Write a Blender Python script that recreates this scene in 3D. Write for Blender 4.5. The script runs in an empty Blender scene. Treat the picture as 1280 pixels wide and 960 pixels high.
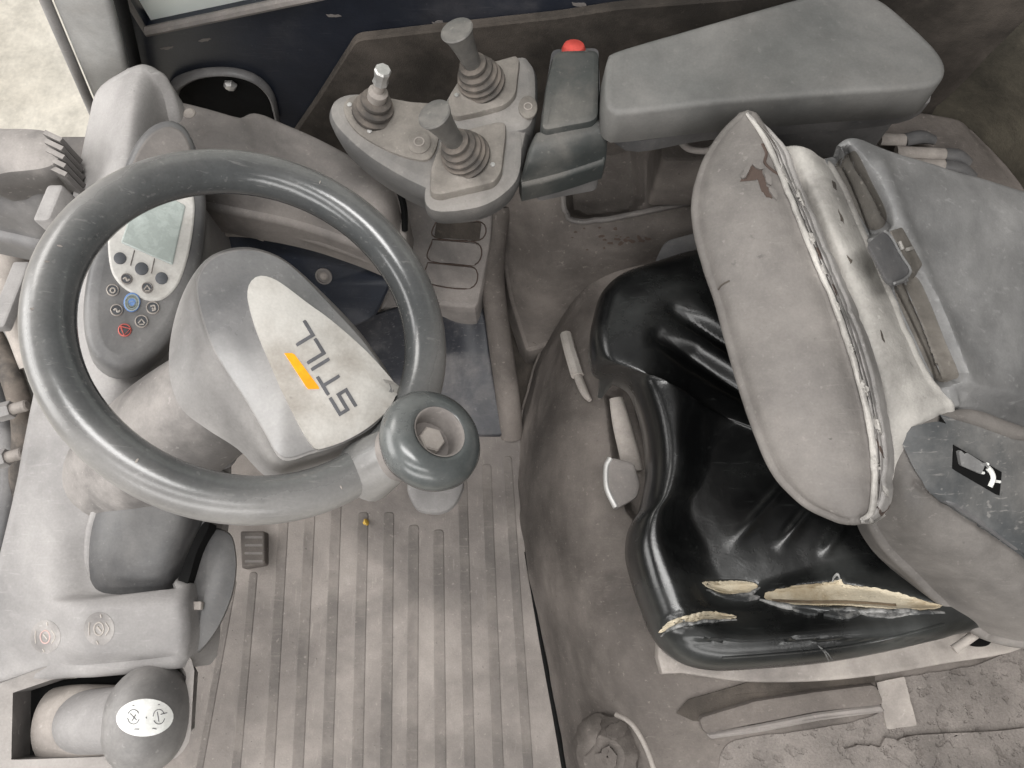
import bpy, bmesh, math, random
from mathutils import Vector, Matrix, noise
from mathutils.bvhtree import BVHTree
random.seed(7)
S = bpy.context.scene
COL = S.collection

# ------------------------------------------------------------------ camera, light, exposure
FPX, CH, PITCH = 950.0, 1.25, math.radians(18)
cd = bpy.data.cameras.new('camera'); cam = bpy.data.objects.new('camera', cd); COL.objects.link(cam)
cd.sensor_width = 36.0; cd.sensor_fit = 'HORIZONTAL'; cd.lens = 36.0 * FPX / 1280.0
cd.clip_start = 0.02; cd.clip_end = 100
cam.location = (0, 0, CH); cam.rotation_euler = (PITCH, 0, 0)
S.camera = cam
W = bpy.data.worlds.new('World'); S.world = W; W.use_nodes = True
W.node_tree.nodes['Background'].inputs[0].default_value = (1.0, 0.99, 0.98, 1)
W.node_tree.nodes['Background'].inputs[1].default_value = 0.14
def area(name, loc, target, sx, sy, power, col=(1, .965, .93)):
    l = bpy.data.lights.new(name, 'AREA'); l.shape = 'RECTANGLE'; l.size = sx; l.size_y = sy
    l.energy = power; l.color = col
    o = bpy.data.objects.new(name, l); COL.objects.link(o); o.location = loc
    o.rotation_euler = (Vector(target) - Vector(loc)).to_track_quat('-Z', 'Y').to_euler()
    return o
area('hall_light', (-2.3, 0.2, 1.6), (-0.05, 0.2, 0.5), 2.0, 1.3, 56, (1, .985, .965))
area('hall_light', (-0.2, -1.9, 1.5), (0.05, 0.2, 0.4), 2.4, 0.5, 30, (1, .985, .965))
area('hall_light', (0.1, -1.5, 2.9), (0.1, 0.2, 0.4), 2.6, 0.45, 34, (1, .985, .965))
area('hall_light', (0.0, 0.0, 3.2), (0.05, 0.25, 0.4), 1.5, 0.6, 56, (1, .985, .965))
area('hall_light', (-3.2, 3.2, 3.6), (-2.2, 2.4, -0.6), 2.0, 2.0, 130, (1, .97, .93))
S.view_settings.view_transform = 'Standard'; S.view_settings.look = 'None'
S.view_settings.exposure = -0.06; S.view_settings.gamma = 1.0

# ------------------------------------------------------------------ helpers: points
CP, SP = math.cos(PITCH), math.sin(PITCH)
EYE = Vector((0, 0, CH))
def ray(u, v):
    a, b = (u - 640) / FPX, -(v - 480) / FPX
    return Vector((a, CP * b + SP, SP * b - CP))
def at(u, v, z):                      # point of the cab at height z that the photograph shows at u, v
    d = ray(u, v); return EYE + d * ((z - CH) / d.z)
def aty(u, v, y):                     # same, on an upright plane at distance y
    d = ray(u, v); return EYE + d * (y / d.y)
def atx(u, v, x):
    d = ray(u, v); return EYE + d * (x / d.x)
def atp(u, v, c, n, off=0.0):         # same, on the plane through c with normal n
    d = ray(u, v); c = c + n * off
    return EYE + d * ((c - EYE).dot(n) / d.dot(n))
def crom(p0, p1, p2, p3, t):
    return [0.5 * ((2*b) + (c-a)*t + (2*a-5*b+4*c-d)*t*t + (3*b-a-3*c+d)*t**3) for a, b, c, d in zip(p0, p1, p2, p3)]
def spline(pts, n, closed=False):
    m = len(pts); out = []
    segs = m if closed else m - 1
    for k in range(n if closed else n):
        x = k * segs / (n if closed else (n - 1)); i = min(int(x), segs - 1); t = x - i
        if closed: q = [pts[(i + j) % m] for j in (-1, 0, 1, 2)]
        else:
            q = [pts[max(0, min(m - 1, i + j))] for j in (-1, 0, 1, 2)]
            if i == 0: q[0] = [2*a-b for a, b in zip(q[1], q[2])]
            if i == m - 2: q[3] = [2*a-b for a, b in zip(q[2], q[1])]
        out.append(crom(*q, t))
    return out
def closed(pts, n):                   # smooth closed outline resampled evenly
    raw = [Vector(p) for p in spline([tuple(p) for p in pts], len(pts) * 12, True)]
    return even(raw, n)
def even(raw, n):
    raw = raw + [raw[0]]
    L = [0]
    for a, b in zip(raw, raw[1:]): L.append(L[-1] + (b - a).length)
    out = []; j = 0
    for k in range(n):
        s = L[-1] * k / n
        while L[j + 1] < s: j += 1
        t = (s - L[j]) / max(1e-12, L[j + 1] - L[j]); out.append(raw[j].lerp(raw[j + 1], t))
    return out
def poly(pts, n, r=0.0):              # outline with straight sides and slightly rounded corners
    pts = [Vector(p) for p in pts]
    if r <= 0: return even(pts, n) if n else pts
    out = []
    m = len(pts)
    for i in range(m):
        a, b, c = pts[i - 1], pts[i], pts[(i + 1) % m]
        d1, d2 = (a - b), (c - b); l1, l2 = d1.length, d2.length
        rr = min(r, l1 * .45, l2 * .45); p, q = b + d1 / l1 * rr, b + d2 / l2 * rr
        for k in range(6):
            t = k / 5; out.append(p * (1-t)**2 + b * 2*t*(1-t) + q * t*t)
    return out
def newell(l):
    n = Vector()
    for a, b in zip(l, l[1:] + l[:1]):
        n += Vector(((a.y-b.y)*(a.z+b.z), (a.z-b.z)*(a.x+b.x), (a.x-b.x)*(a.y+b.y)))
    return n.normalized()
def sstep(a, b, x):
    t = max(0., min(1., (x - a) / (b - a))); return t * t * (3 - 2 * t)
def capd(u, v, a, b):                 # distance to a segment
    ax, ay, bx, by = *a, *b; dx, dy = bx - ax, by - ay
    t = max(0, min(1, ((u-ax)*dx + (v-ay)*dy) / (dx*dx + dy*dy)))
    return math.hypot(u - ax - t*dx, v - ay - t*dy), t
def psd(u, v, P):                     # signed distance to polygon, negative inside
    d = 1e9; ins = False
    for i in range(len(P)):
        a, b = P[i - 1], P[i]
        d = min(d, capd(u, v, a, b)[0])
        if (a[1] > v) != (b[1] > v) and u < (b[0]-a[0]) * (v-a[1]) / (b[1]-a[1]) + a[0]: ins = not ins
    return -d if ins else d

# ------------------------------------------------------------------ helpers: geometry
class MB:
    def __init__(s): s.v = []; s.f = []
    def ring(s, pts): k = len(s.v); s.v += [Vector(p) for p in pts]; return list(range(k, k + len(pts)))
    def bridge(s, A, B, cyc=True):
        n = len(A)
        for i in range(n if cyc else n - 1):
            j = (i + 1) % n; s.f.append((A[i], A[j], B[j], B[i]))
    def fill(s, A, flip=False):
        s.f.append(tuple(reversed(A)) if flip else tuple(A))
    def loft(s, loops, cap0=True, cap1=True):
        R = [s.ring(l) for l in loops]
        for a, b in zip(R, R[1:]): s.bridge(a, b)
        if cap0: s.fill(R[0], True)
        if cap1: s.fill(R[-1])
        return s
    def plate(s, loop, prof, dome=0.0, rings=0, n=None, drop=None):
        """outline with a profile of (inset, drop) from the top edge down; optional domed top"""
        nn = n or newell(loop)
        if nn.z < 0 and n is None: loop = loop[::-1]; nn = -nn
        if n is not None and newell(loop).dot(n) < 0: loop = loop[::-1]
        dd = drop or -nn
        m = len(loop); side = []
        for i in range(m):
            t = (loop[(i+1) % m] - loop[i-1]).normalized(); side.append(t.cross(nn).normalized())
        lay = [[p - e * a + dd * b for p, e in zip(loop, side)] for a, b in prof]
        if not rings: lay.insert(0, [p - e * (prof[0][0] + .0007) + dd * prof[0][1] for p, e in zip(loop, side)])
        c = sum(lay[0], Vector()) / m
        if rings:
            tops = []
            for k in range(1, rings + 1):
                f = 1 - k / (rings + .5)
                tops.append([c + (p - c) * f + nn * dome * (1 - f * f) for p in lay[0]])
            lay = tops[::-1] + lay
        for q in lay:
            for _ in range(12):
                bad = 0
                for i in range(m):
                    j = (i + 1) % m
                    if (q[j] - q[i]).dot(loop[j] - loop[i]) < 0: q[i] = q[j] = (q[i] + q[j]) / 2; bad = 1
                if not bad: break
        R = [s.ring(l) for l in lay]
        for a, b in zip(R, R[1:]): s.bridge(b, a)
        if rings:
            k = len(s.v); s.v.append(c + nn * dome)
            for i in range(m): s.f.append((R[0][i], R[0][(i+1) % m], k))
        else:
            L = lay[0]; c = sum(L, Vector()) / m
            if all((L[i] - c).cross(L[(i+1) % m] - c).dot(nn) > 0 for i in range(m)):
                k = len(s.v); s.v.append(c)
                for i in range(m): s.f.append((R[0][i], R[0][(i+1) % m], k))
            else: s.fill(R[0])
        s.fill(R[-1], True)
        return s
    def tube(s, pts, rad, n=12, sub=8, cap=True, flat=1.0):
        P = [Vector(p) for p in spline([tuple(p) for p in pts], (len(pts) - 1) * sub + 1)] if sub > 1 else [Vector(p) for p in pts]
        rs = rad if isinstance(rad, (list, tuple)) else [rad] * len(pts)
        rr = [x[0] for x in spline([(x,) for x in rs], len(P))] if sub > 1 else rs
        up = None; loops = []
        for i, p in enumerate(P):
            t = (P[min(i+1, len(P)-1)] - P[max(i-1, 0)]).normalized()
            if up is None:
                up = Vector((0, 0, 1)) if abs(t.z) < .9 else Vector((0, 1, 0))
            x = t.cross(up).normalized(); up = x.cross(t).normalized()
            loops.append([p + (x * math.cos(a) + up * math.sin(a) * flat) * rr[i] for a in (2*math.pi*k/n for k in range(n))])
        return s.loft(loops, cap, cap)
    def lathe(s, c, axis, prof, n=32, ex=1.0, xdir=None):
        axis = Vector(axis).normalized()
        x = (Vector(xdir) if xdir else Vector((1, 0, 0))); x = (x - axis * x.dot(axis)).normalized(); y = axis.cross(x)
        loops = [[Vector(c) + axis * h + (x * math.cos(a) + y * math.sin(a) * ex) * max(r, 1e-5) for a in (2*math.pi*k/n for k in range(n))] for r, h in prof]
        return s.loft(loops)
    def box(s, c, x, y, z, bev=0.0):
        c, x, y, z = Vector(c), Vector(x), Vector(y), Vector(z)
        lp = [c - x - y, c + x - y, c + x + y, c - x + y]
        lp = poly(lp, 0, bev) if bev else lp
        nz = z.normalized(); h = z.length
        b = min(bev * .6, h * .5)
        return s.plate([p + z for p in lp], [(b, 0), (b*.3, b*.3), (0, b), (0, 2*h)] if b else [(0, 0), (0, 2*h)], n=nz)
    def patch(s, rows, nu=40, nv=40, disp=None, r=0.01, depth=0.05, down=Vector((0, 0, -1)), conv=None, amp=0.0, fs=30.0):
        """smooth surface through rows of (u, v, z); closed below with a rounded skirt"""
        conv = conv or at
        rr = [spline([tuple(p) for p in row], nu) for row in rows]
        cols = [spline([rr[i][k] for i in range(len(rr))], nv) for k in range(nu)]
        G = [[None] * nu for _ in range(nv)]
        for k in range(nu):
            for i in range(nv):
                q = cols[k][i]; p = conv(*q)
                G[i][k] = (p, q)
        N = [[None] * nu for _ in range(nv)]
        for i in range(nv):
            for k in range(nu):
                a = G[min(i+1, nv-1)][k][0] - G[max(i-1, 0)][k][0]; b = G[i][min(k+1, nu-1)][0] - G[i][max(k-1, 0)][0]
                n = a.cross(b); n.normalize()
                if n.dot(EYE - G[i][k][0]) < 0: n = -n
                N[i][k] = n
        pts = []
        for i in range(nv):
            row = []
            for k in range(nu):
                p, q = G[i][k]; d = disp(q[0], q[1]) if disp else 0.0
                if amp: d += amp * noise.fractal(p * fs, 1.0, 2.0, 3)
                row.append(p + N[i][k] * d)
            pts.append(row)
        R = [s.ring(row) for row in pts]
        flip = (pts[1][0] - pts[0][0]).cross(pts[0][1] - pts[0][0]).dot(N[0][0]) < 0
        for i in range(nv - 1):
            for k in range(nu - 1):
                f = (R[i][k], R[i+1][k], R[i+1][k+1], R[i][k+1]); s.f.append(f[::-1] if flip else f)
        if depth:
            bi = [R[0][k] for k in range(nu)] + [R[i][-1] for i in range(1, nv)] + [R[-1][k] for k in range(nu-2, -1, -1)] + [R[i][0] for i in range(nv-2, 0, -1)]
            P = [s.v[i].copy() for i in bi]; m = len(P); cen = sum(P, Vector()) / m
            out = []
            nrm = newell(P)
            sg = 1
            for i in range(m):
                t = P[(i+1) % m] - P[i-1]; o = t.cross(-down)
                o = o.normalized() if o.length > 1e-9 else Vector((0, 0, 0))
                out.append(o)
            if sum((p - cen).dot(o) for p, o in zip(P, out)) < 0: out = [-o for o in out]
            prev = bi
            for f, g in ((.38, .08), (.71, .29), (.92, .62), (1, 1)):
                cur = s.ring([p + o * r * f + down * r * g for p, o in zip(P, out)])
                s.bridge(prev, cur) if flip else s.bridge(cur, prev); prev = cur
            cur = s.ring([p + o * r + down * depth for p, o in zip(P, out)])
            s.bridge(prev, cur) if flip else s.bridge(cur, prev)
        return s
    def jitter(s, a, f):
        s.v = [p + noise.noise_vector(p * f) * a for p in s.v]; return s
OFF = {}; BVH = {}
def obj(name, mb, mat, parent=None, smooth=35, bvh=False):
    off = OFF.get(parent, Vector()) if parent else Vector()
    me = bpy.data.meshes.new(name)
    me.from_pydata([tuple(p - off) for p in mb.v], [], mb.f)
    bm = bmesh.new(); bm.from_mesh(me)
    bmesh.ops.remove_doubles(bm, verts=bm.verts, dist=1e-6)
    big = [f for f in bm.faces if len(f.verts) > 4]
    if big: bmesh.ops.triangulate(bm, faces=big)
    bmesh.ops.recalc_face_normals(bm, faces=bm.faces)
    bm.to_mesh(me); bm.free()
    me.shade_smooth(); me.set_sharp_from_angle(angle=math.radians(smooth))
    o = bpy.data.objects.new(name, me); COL.objects.link(o)
    if mat: me.materials.append(mat)
    if parent: o.parent = parent; OFF[o] = off
    else: OFF[o] = Vector()
    if bvh: BVH[o] = BVHTree.FromPolygons([tuple(p) for p in mb.v], mb.f)
    return o
def thing(name, label, cat, loc, group=None):
    o = bpy.data.objects.new(name, None); COL.objects.link(o); o.location = loc; o.empty_display_size = .03
    o['label'] = label; o['category'] = cat
    if group: o['group'] = group
    OFF[o] = Vector(loc); return o
def cast(u, v, o):
    d = ray(u, v).normalized()
    h, n, i, _ = BVH[o].ray_cast(EYE, d)
    if h is None:
        h, n, i, _ = BVH[o].find_nearest(at(u, v, .4))
    if n.dot(d) > 0: n = -n
    return h, n
def decal(out, o, lift=.0006, thick=.0012, n=28, smooth=True, rings=5, rag=0.0, dome=0.0, mb=None):
    """thin piece lying on the surface of o, outline given as the photograph shows it"""
    P = [(p[0], p[1], 0) for p in out]
    L = closed(P, n) if smooth else even([Vector(p) for p in P], n)
    if rag: L = [p + Vector((random.uniform(-rag, rag), random.uniform(-rag, rag), 0)) for p in L]
    c = sum(L, Vector()) / len(L)
    mb = mb or MB(); lay = []
    for k in range(rings + 1):
        f = 1 - k / (rings + .4)
        lay.append([(lambda h: h[0] + h[1] * (lift + dome * (1 - f * f)))(cast(*(c + (p - c) * f)[:2], o)) for p in L])
    bot = [(lambda h: h[0] - h[1] * thick)(cast(p[0], p[1], o)) for p in L]
    R = [mb.ring(l) for l in [bot] + lay]
    for a, b in zip(R, R[1:]): mb.bridge(a, b)
    mb.fill(R[-1])
    return mb
def wire(pts, o, rad, lift=0.0, n=8, sub=6, mb=None):   # rod following the surface of o
    q = spline([tuple(p) for p in pts], (len(pts)-1) * sub + 1)
    w = [(lambda h: h[0] + h[1] * lift)(cast(p[0], p[1], o)) for p in q]
    rs = rad if not isinstance(rad, (list, tuple)) else [x[0] for x in spline([(x,) for x in rad], len(w))]
    return (mb or MB()).tube(w, rs if isinstance(rs, list) else [rs]*len(w), n=n, sub=1)

# ------------------------------------------------------------------ materials
def lin(c):
    f = lambda x: x / 12.92 if x <= .04045 else ((x + .055) / 1.055) ** 2.4
    return tuple(f(x / 255) for x in c) + (1,)
def dusty(name, base, dust, amt=.5, rough=(.45, .85), scale=14, bump=.12, up=0.0, scratch=0.0, speck=.3,
          grain=420, contrast=.22, spec=.4, dirt=None, dirt_amt=0.0, sdir=(1, 14, 14), pits=0.0, sat=.62, mottle=.8, wheel=False, spots=.35):
    def ds(c):
        g = sum(c) / 3; return tuple(g + (x - g) * sat for x in c)
    base, dust = ds(base), ds(dust)
    m = bpy.data.materials.new(name); m.use_nodes = True; T = m.node_tree; nd = T.nodes; lk = T.links
    B = nd['Principled BSDF']; B.inputs['Specular IOR Level'].default_value = spec
    tc = nd.new('ShaderNodeTexCoord')
    def nz(sc, det=6, ro=.6, vec=None, dist=0.0):
        n = nd.new('ShaderNodeTexNoise'); n.inputs['Scale'].default_value = sc; n.inputs['Detail'].default_value = det
        n.inputs['Roughness'].default_value = ro; n.inputs['Distortion'].default_value = dist
        lk.new(vec or tc.outputs['Object'], n.inputs['Vector']); return n.outputs[0]
    def M(op, a, b=0.0, c=None):
        x = nd.new('ShaderNodeMath'); x.operation = op
        for i, q in enumerate((a, b) if c is None else (a, b, c)):
            if isinstance(q, (int, float)): x.inputs[i].default_value = q
            else: lk.new(q, x.inputs[i])
        return x.outputs[0]
    def rng(x, a, b, lo=0., hi=1.):
        r = nd.new('ShaderNodeMapRange'); r.interpolation_type = 'SMOOTHSTEP'; lk.new(x, r.inputs[0])
        for i, q in enumerate((a, b, lo, hi)): r.inputs[i + 1].default_value = q
        return r.outputs[0]
    def mix(f, a, b, mode='MIX'):
        x = nd.new('ShaderNodeMix'); x.data_type = 'RGBA'; x.blend_type = mode
        for i, q in ((0, f), (6, a), (7, b)):
            if isinstance(q, (int, float, tuple)): x.inputs[i].default_value = q
            else: lk.new(q, x.inputs[i])
        return x.outputs[2]
    a = nz(scale, 8, .65, dist=.3); b = nz(scale * .28, 3, .5)
    s = M('ADD', a, M('MULTIPLY', M('SUBTRACT', b, .5), .9))
    s = M('ADD', s, amt - .5)
    if up:
        g = nd.new('ShaderNodeNewGeometry'); sep = nd.new('ShaderNodeSeparateXYZ'); lk.new(g.outputs['Normal'], sep.inputs[0])
        s = M('ADD', s, M('MULTIPLY', M('SUBTRACT', sep.outputs[2], .6), up))
    if wheel:    # dust lies on the outer underside, hands polish the inner top
        vl = nd.new('ShaderNodeVectorMath'); vl.operation = 'MULTIPLY'; vl.inputs[1].default_value = (1, 1, 0); lk.new(tc.outputs['Object'], vl.inputs[0])
        ln = nd.new('ShaderNodeVectorMath'); ln.operation = 'LENGTH'; lk.new(vl.outputs[0], ln.inputs[0])
        zx = nd.new('ShaderNodeSeparateXYZ'); lk.new(tc.outputs['Object'], zx.inputs[0])
        s = M('ADD', M('MULTIPLY', s, .6), M('ADD', .22, M('MULTIPLY', M('SUBTRACT', M('SUBTRACT', ln.outputs['Value'], .149), M('MULTIPLY', zx.outputs[2], .5)), 14.0)))
    mask = rng(s, .5 - contrast, .5 + contrast)
    col = mix(mask, lin(base), lin(dust))
    if dirt_amt:
        dm = rng(M('ADD', nz(scale * .6, 7, .7, dist=.6), dirt_amt - .5), .48, .62)
        col = mix(dm, col, lin(dirt or (70, 60, 54)))
    mt = M('ADD', rng(nz(6.5, 5, .62, dist=.4), .3, .7, .70, 1.12), M('MULTIPLY', M('SUBTRACT', nz(38, 5, .65), .5), .5 if mottle else 0.0))
    if mottle:
        cmb = nd.new('ShaderNodeCombineColor'); [lk.new(M('MULTIPLY_ADD', mt, mottle, 1 - mottle), cmb.inputs[q]) for q in range(3)]
        col = mix(1.0, col, cmb.outputs[0], 'MULTIPLY')
    if speck:
        sp = rng(nz(150, 2, .5), .66, .74); col = mix(M('MULTIPLY', sp, speck), col, lin(tuple(min(255, x * 1.16) for x in dust)))
    if spots:
        q1 = rng(nz(95, 4, .7), .64, .72); q2 = rng(nz(9, 3, .6), .42, .68); col = mix(M('MULTIPLY', M('MULTIPLY', q1, q2), spots), col, lin(tuple(x * .55 for x in base)))
    if scratch:
        mp = nd.new('ShaderNodeMapping'); mp.inputs['Scale'].default_value = sdir; mp.inputs['Rotation'].default_value = (.2, .3, .5)
        lk.new(tc.outputs['Object'], mp.inputs[0])
        sc = rng(nz(22, 4, .6, mp.outputs[0]), .6, .7); col = mix(M('MULTIPLY', sc, scratch), col, lin(tuple(min(255, x * 1.2) for x in dust)))
    fine = rng(nz(grain, 2, .5), .2, .8, .94, 1.05)
    col = mix(1.0, col, fine, 'MULTIPLY')
    lk.new(col, B.inputs['Base Color'])
    lk.new(rng(s, .5 - contrast, .5 + contrast, rough[0], rough[1]), B.inputs['Roughness'])
    h = M('ADD', M('MULTIPLY', nz(grain * .7, 3, .6), .5), M('MULTIPLY', a, .6))
    if pits:
        pn = nz(75, 3, .55); pm = rng(pn, .56, .64)
        h = M('SUBTRACT', h, M('MULTIPLY', pm, pits))
        col = mix(M('MULTIPLY', rng(pn, .58, .72), .4), col, lin((66, 58, 54))); lk.new(mix(1.0, col, fine, 'MULTIPLY'), B.inputs['Base Color'])
    bp = nd.new('ShaderNodeBump'); bp.inputs['Strength'].default_value = bump; bp.inputs['Distance'].default_value = .004
    lk.new(h, bp.inputs['Height']); lk.new(bp.outputs[0], B.inputs['Normal'])
    return m
def flat(name, c, rough=.6, spec=.4, metal=0.0):
    return dusty(name, c, tuple(min(255, x * 1.12 + 4) for x in c), .4, (rough, min(1, rough + .15)), 60, .03, spec=spec, speck=.0, sat=1, mottle=.3, spots=0)
DUST = (172, 158, 146)
m_pale = dusty('pale dusty plastic', (120, 116, 115), (160, 155, 152), .58, (.45, .75), 7, .06, speck=.12, scratch=.14, contrast=.36, mottle=.6)
m_rim = dusty('worn black wheel rubber', (76, 79, 80), (142, 138, 134), .44, (.2, .36), 9, .04, speck=.12, scratch=.18, contrast=.4, spec=.7, wheel=True, spots=.5)
m_knob = dusty('polished grey green plastic', (78, 84, 84), (100, 102, 100), .35, (.2, .34), 20, .01, speck=.08, spec=.6)
m_hub = dusty('smooth grey plastic', (116, 113, 112), (156, 151, 147), .5, (.35, .6), 10, .03, speck=.1, contrast=.34)
m_hubf = dusty('glossy grey hub plastic', (110, 110, 112), (156, 152, 149), .45, (.2, .45), 8, .02, speck=.1, contrast=.36, spec=.6)
m_badge = dusty('worn silver plate', (206, 201, 192), (162, 151, 138), .42, (.3, .6), 16, .06, speck=.2, contrast=.22, mottle=.4)
m_ink    = flat('grey print', (92, 92, 95)); m_orange = flat('orange print', (246, 158, 22))
m_dark = dusty('dark grey plastic', (78, 79, 82), (124, 120, 118), .46, (.35, .6), 14, .04, scratch=.1, contrast=.34)
m_darker = dusty('blue black painted metal', (34, 38, 47), (80, 79, 82), .3, (.35, .7), 9, .08, speck=.2, scratch=.14, contrast=.25, sat=1.05)
m_felt = dusty('brown dusty felt', (52, 47, 42), (98, 89, 81), .45, (.9, .98), 9, .4, speck=.15, grain=700, sat=.85)
m_black  = flat('black cavity and painted shade', (9, 9, 9), .8, .2)
m_vinyl = dusty('black seat vinyl', (14, 15, 16), (70, 73, 71), .30, (.25, .44), 7, .07, speck=.05, grain=480, contrast=.36, spec=.6, scratch=.12, spots=0)
m_foam = dusty('yellowed foam', (166, 148, 118), (204, 193, 170), .5, (.9, .98), 30, .3, speck=.2, sat=.9)
m_back = dusty('dusty backrest vinyl', (86, 80, 76), (134, 126, 119), .52, (.55, .85), 8, .2, speck=.25, contrast=.34, grain=500, scratch=.12, dirt=(92, 85, 80), dirt_amt=.36, spots=.6, sat=.6)
m_wing   = dusty('grimy backrest side vinyl', (84, 79, 75), (134, 126, 119), .5, (.5, .8), 10, .1, speck=.2, contrast=.34, grain=600, scratch=.12, dirt=(84, 78, 74), dirt_amt=.3)
m_shell = dusty('worn grey shell', (88, 89, 90), (148, 146, 144), .5, (.4, .75), 6, .1, scratch=.2, speck=.2, contrast=.36, sdir=(1.5, 5, 5), dirt=(96, 92, 86), dirt_amt=.26, spots=.5)
m_strip = dusty('cracked pale vinyl', (104, 99, 94), (182, 176, 167), .68, (.5, .85), 13, .3, speck=.2, contrast=.28, spots=.8, dirt=(104, 98, 92), dirt_amt=.24)
m_silver = dusty('frayed seam vinyl', (96, 92, 89), (164, 158, 153), .55, (.4, .7), 18, .35, speck=.2, scratch=.35, contrast=.3, sdir=(3, 3, 40), dirt=(84, 80, 78), dirt_amt=.3)
m_arm = dusty('grey armrest vinyl', (97, 98, 96), (127, 123, 118), .5, (.45, .7), 8, .05, speck=.12, contrast=.4)
m_green  = dusty('dark green plastic', (56, 61, 60), (108, 103, 96), .36, (.4, .75), 14, .05, up=.25, contrast=.28)
m_cons = dusty('dusty console plastic', (96, 95, 94), (146, 139, 132), .5, (.5, .8), 12, .06, up=.35, speck=.15, contrast=.3)
m_tan = dusty('tan dust covered plate', (104, 98, 91), (146, 138, 129), .55, (.7, .9), 16, .15, speck=.3, sat=.75, dirt=(100, 92, 85), dirt_amt=.3)
m_boot = dusty('dusty rubber', (74, 69, 65), (118, 108, 99), .48, (.7, .9), 40, .1, up=.2, sat=.82)
m_grip   = dusty('grey grip plastic', (88, 86, 83), (130, 124, 116), .45, (.4, .7), 30, .04)
m_metal  = dusty('scuffed bare metal', (170, 168, 164), (205, 202, 198), .5, (.3, .5), 40, .1); m_metal.node_tree.nodes['Principled BSDF'].inputs['Metallic'].default_value = .6
m_hood = dusty('brown dusty hood', (74, 68, 64), (124, 116, 110), .5, (.75, .95), 8, .35, speck=.35, contrast=.36, dirt=(60, 53, 49), dirt_amt=.36, sat=.9, scratch=.14, spots=.8, sdir=(3, 18, 3))
m_pock = dusty('pocked dusty hood', (88, 82, 78), (136, 128, 122), .55, (.8, .95), 14, .7, speck=.4, contrast=.34, pits=.6, sat=.85, spots=.5)
m_frame = dusty('dusty pale seat frame', (136, 128, 122), (170, 161, 153), .55, (.6, .9), 20, .12, speck=.25, sat=.82)
m_mat = dusty('dusty rubber mat', (106, 99, 95), (150, 141, 134), .54, (.75, .95), 7, .2, speck=.3, contrast=.42, scratch=.16, sdir=(9, 1.5, 9), sat=.78, spots=.5, dirt=(104, 97, 92), dirt_amt=.34)
m_rib = dusty('worn mat rib', (92, 86, 82), (140, 131, 124), .46, (.65, .92), 13, .2, speck=.3, contrast=.42, sat=.78, spots=.7, scratch=.15)
m_trim = dusty('brown grey trim', (98, 94, 92), (146, 139, 134), .5, (.6, .9), 12, .1, speck=.25, contrast=.35, sat=.9)
m_lip    = dusty('vinyl edge with painted highlight', (60, 62, 63), (170, 168, 164), .45, (.25, .45), 60, .1, contrast=.2)  # pale tone paints the bright highlight along the torn vinyl
m_white  = flat('white plastic', (226, 226, 222), .4); m_tape = dusty('cream label', (196, 186, 176), (176, 164, 152), .5, (.5, .7), 30, .05)
m_lcd    = flat('grey green display glass', (164, 172, 168), .25, .5); m_face = dusty('cream display plate', (212, 208, 200), (178, 171, 162), .4, (.45, .65), 40, .05)
m_btn    = flat('grey rubber button', (82, 84, 88), .5); m_blue = flat('blue button', (110, 142, 194), .4); m_redb = flat('faded red', (196, 104, 96), .4)
m_red    = flat('red plastic', (186, 72, 64), .55)
m_stain  = flat('dark brown stain', (74, 62, 56), .9)
m_conc   = dusty('pale concrete', (206, 196, 176), (226, 218, 200), .55, (.7, .9), 2.2, .15, speck=.2, grain=90, dirt=(186, 170, 146), dirt_amt=.28)
m_post = dusty('grey white painted steel', (196, 195, 192), (168, 160, 150), .35, (.4, .7), 9, .04, dirt=(142, 122, 98), dirt_amt=.16)
m_brass  = flat('brass screw', (196, 160, 70), .35)
m_pkt    = dusty('pocket dirt and painted shade', (84, 78, 70), (134, 125, 114), .48, (.7, .9), 11, .2, dirt=(66, 61, 55), dirt_amt=.42)  # dusty floor tone, darkened to paint in the shade of the pocket wall
m_disp   = dusty('grey display housing', (88, 88, 90), (136, 133, 131), .48, (.35, .6), 12, .03, contrast=.36)
m_col    = dusty('dark column plastic', (62, 63, 66), (108, 105, 103), .45, (.3, .55), 12, .04, scratch=.1, contrast=.34)
m_knobg  = dusty('dusty grey lever knob', (108, 105, 103), (150, 145, 141), .5, (.4, .6), 12, .03)
m_icon   = dusty('worn print', (128, 122, 119), (170, 163, 158), .5, (.6, .8), 40, .02)
m_faded  = flat('faded pink print', (186, 160, 155))
m_lamp   = dusty('dusty lamp housing', (104, 99, 96), (156, 148, 142), .5, (.55, .85), 18, .1, up=.5)
m_glass = bpy.data.materials.new('dirty glass'); m_glass.use_nodes = True
_b = m_glass.node_tree.nodes['Principled BSDF']; _b.inputs['Base Color'].default_value = (.82, .86, .82, 1); _b.inputs['Roughness'].default_value = .35; _b.inputs['Transmission Weight'].default_value = .3

# ------------------------------------------------------------------ setting
b = MB(); b.v = [Vector(p) for p in ((-12, -12, -.62), (12, -12, -.62), (12, 12, -.62), (-12, 12, -.62))]; b.f = [(0, 1, 2, 3)]
g = obj('ground', b, m_conc); g['kind'] = 'structure'
b = MB().box((.33, .20, -.3), (.93, 0, 0), (0, .62, 0), (0, 0, .285))
cf = obj('cab_floor', b, m_felt); cf['kind'] = 'structure'

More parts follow.
